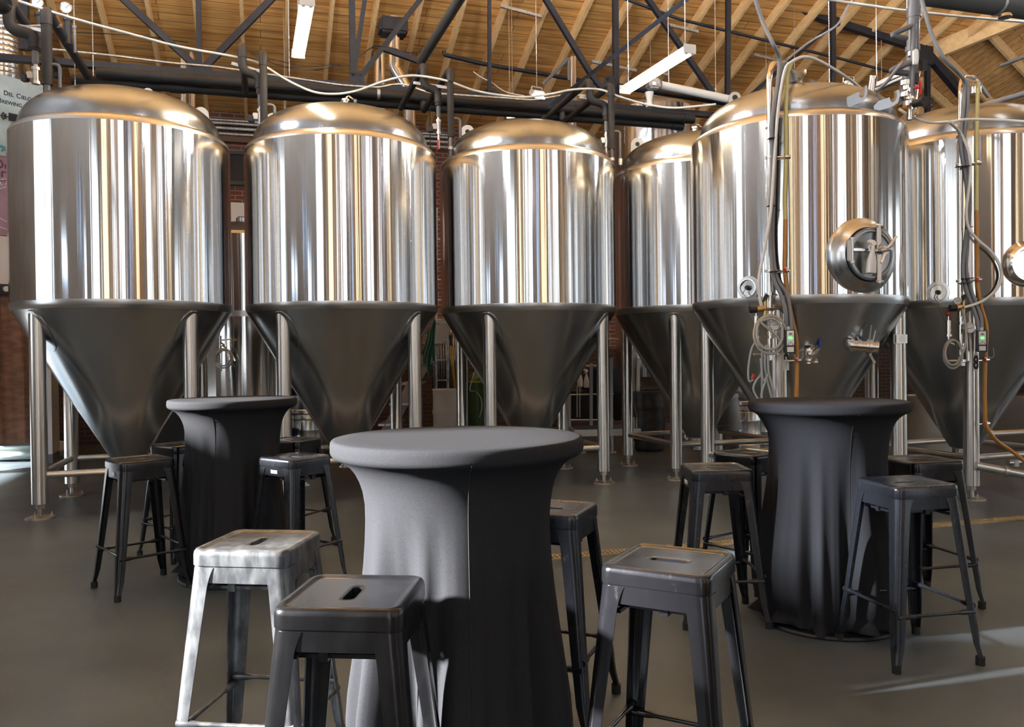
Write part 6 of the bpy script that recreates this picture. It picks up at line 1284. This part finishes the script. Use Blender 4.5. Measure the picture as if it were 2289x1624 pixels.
crate('grey steel case low at the right edge behind the number 8 tank', fl(2292, 11.0), (0.5, 0.5, 0.7), 'satin', 'steel_case', 'bright')
for k, (x0, y0, x1, y1, d) in enumerate(((2180, 1040, 2300, 1062, 7.3), (2110, 975, 2300, 965, 9.6))):
    a, b = pix(x0, y0, d), pix(x1, y1, d); a.z = max(a.z, 0.05); b.z = max(b.z, 0.05)
    mb = MB(); mb.cyl(a, b, 0.038, 16); c1 = a.lerp(b, 0.55); ax = (b - a).normalized(); mb.cyl(c1 - ax * 0.015, c1 + ax * 0.015, 0.05, 16)
    tag(mb.build('floor_pipe', M['leg'], None, True, (a + b) / 2), ('steel pipe lying low beside the number 8 tank foot', 'steel pipe lying on the floor far behind the number 8 tank')[k], 'pipe')
c = pfloor(2268, 1045); mb = MB(); mb.cyl(c + UP * 0.02, c + UP * 0.09, 0.045, 14); mb.cyl(c + UP * 0.06 - WD * 0.1, c + UP * 0.06 + WD * 0.1, 0.03, 12); tag(mb.build('pipe_fitting', M['bright'], None, True, c), 'steel pipe fitting on the floor at the right edge', 'fitting')
c = pfloor(2060, 990); mb = MB(); mb.cyl(c + UP * 0.06 - WD * 0.1, c + UP * 0.06 + WD * 0.12, 0.05, 16)
for s_ in (-0.1, 0.0, 0.12): mb.cyl(c + UP * 0.06 + WD * (s_ - .01), c + UP * 0.06 + WD * (s_ + .01), 0.065, 16)
mb.cyl(c + UP * 0.06, c + UP * 0.14, 0.02, 10); tag(mb.build('floor_valve', M['bright'], None, True, c), 'bright floor valve behind the right table', 'valve')
# trench drain in the floor
root = empty('trench_drain', 'narrow sand coloured slotted drain across the floor at right', 'drain', pfloor(1800, 1206))
a, b = pfloor(1180, 1250), pfloor(2340, 1153); o = Vector(root.location); ax = (b - a).normalized(); L = (b - a).length; sd = Vector((-ax.y, ax.x, 0))
mt = noisy(mat('rusty_drain_iron', (0.36, 0.29, 0.17), 0.7), (0.28, 0.22, 0.12), (0.46, 0.38, 0.24), 20); Rz = Matrix.Rotation(math.atan2(ax.y, ax.x), 3, 'Z')
mb = MB(); mb.box((a + b) / 2 - o + UP * 0.001, (L, 0.10, 0.004), Rz); mb.build('drain_channel', M['black'], root, False)
mb = MB()
for s_ in (-0.052, 0.052): mb.box((a + b) / 2 - o + sd * s_ + UP * 0.003, (L, 0.018, 0.006), Rz)
n = int(L / 0.03)
for k in range(n): mb.box(a + ax * (0.03 * k) - o + UP * 0.003, (0.017, 0.10, 0.006), Rz)
mb.build('drain_grate', mt, root, False)
# small white clip on the floor by the second tank, small foil scraps
p = pfloor(684, 1086); mb = MB(); mb.box(p + UP * 0.02, (0.03, 0.02, 0.04), None, 0.006); mb.box(p + Vector((0.02, 0, 0.012)), (0.03, 0.02, 0.022), None, 0.005); tag(mb.build('white_clip', M['white'], None, True, p), 'tiny white plastic clip on the floor behind the far left table', 'clip')
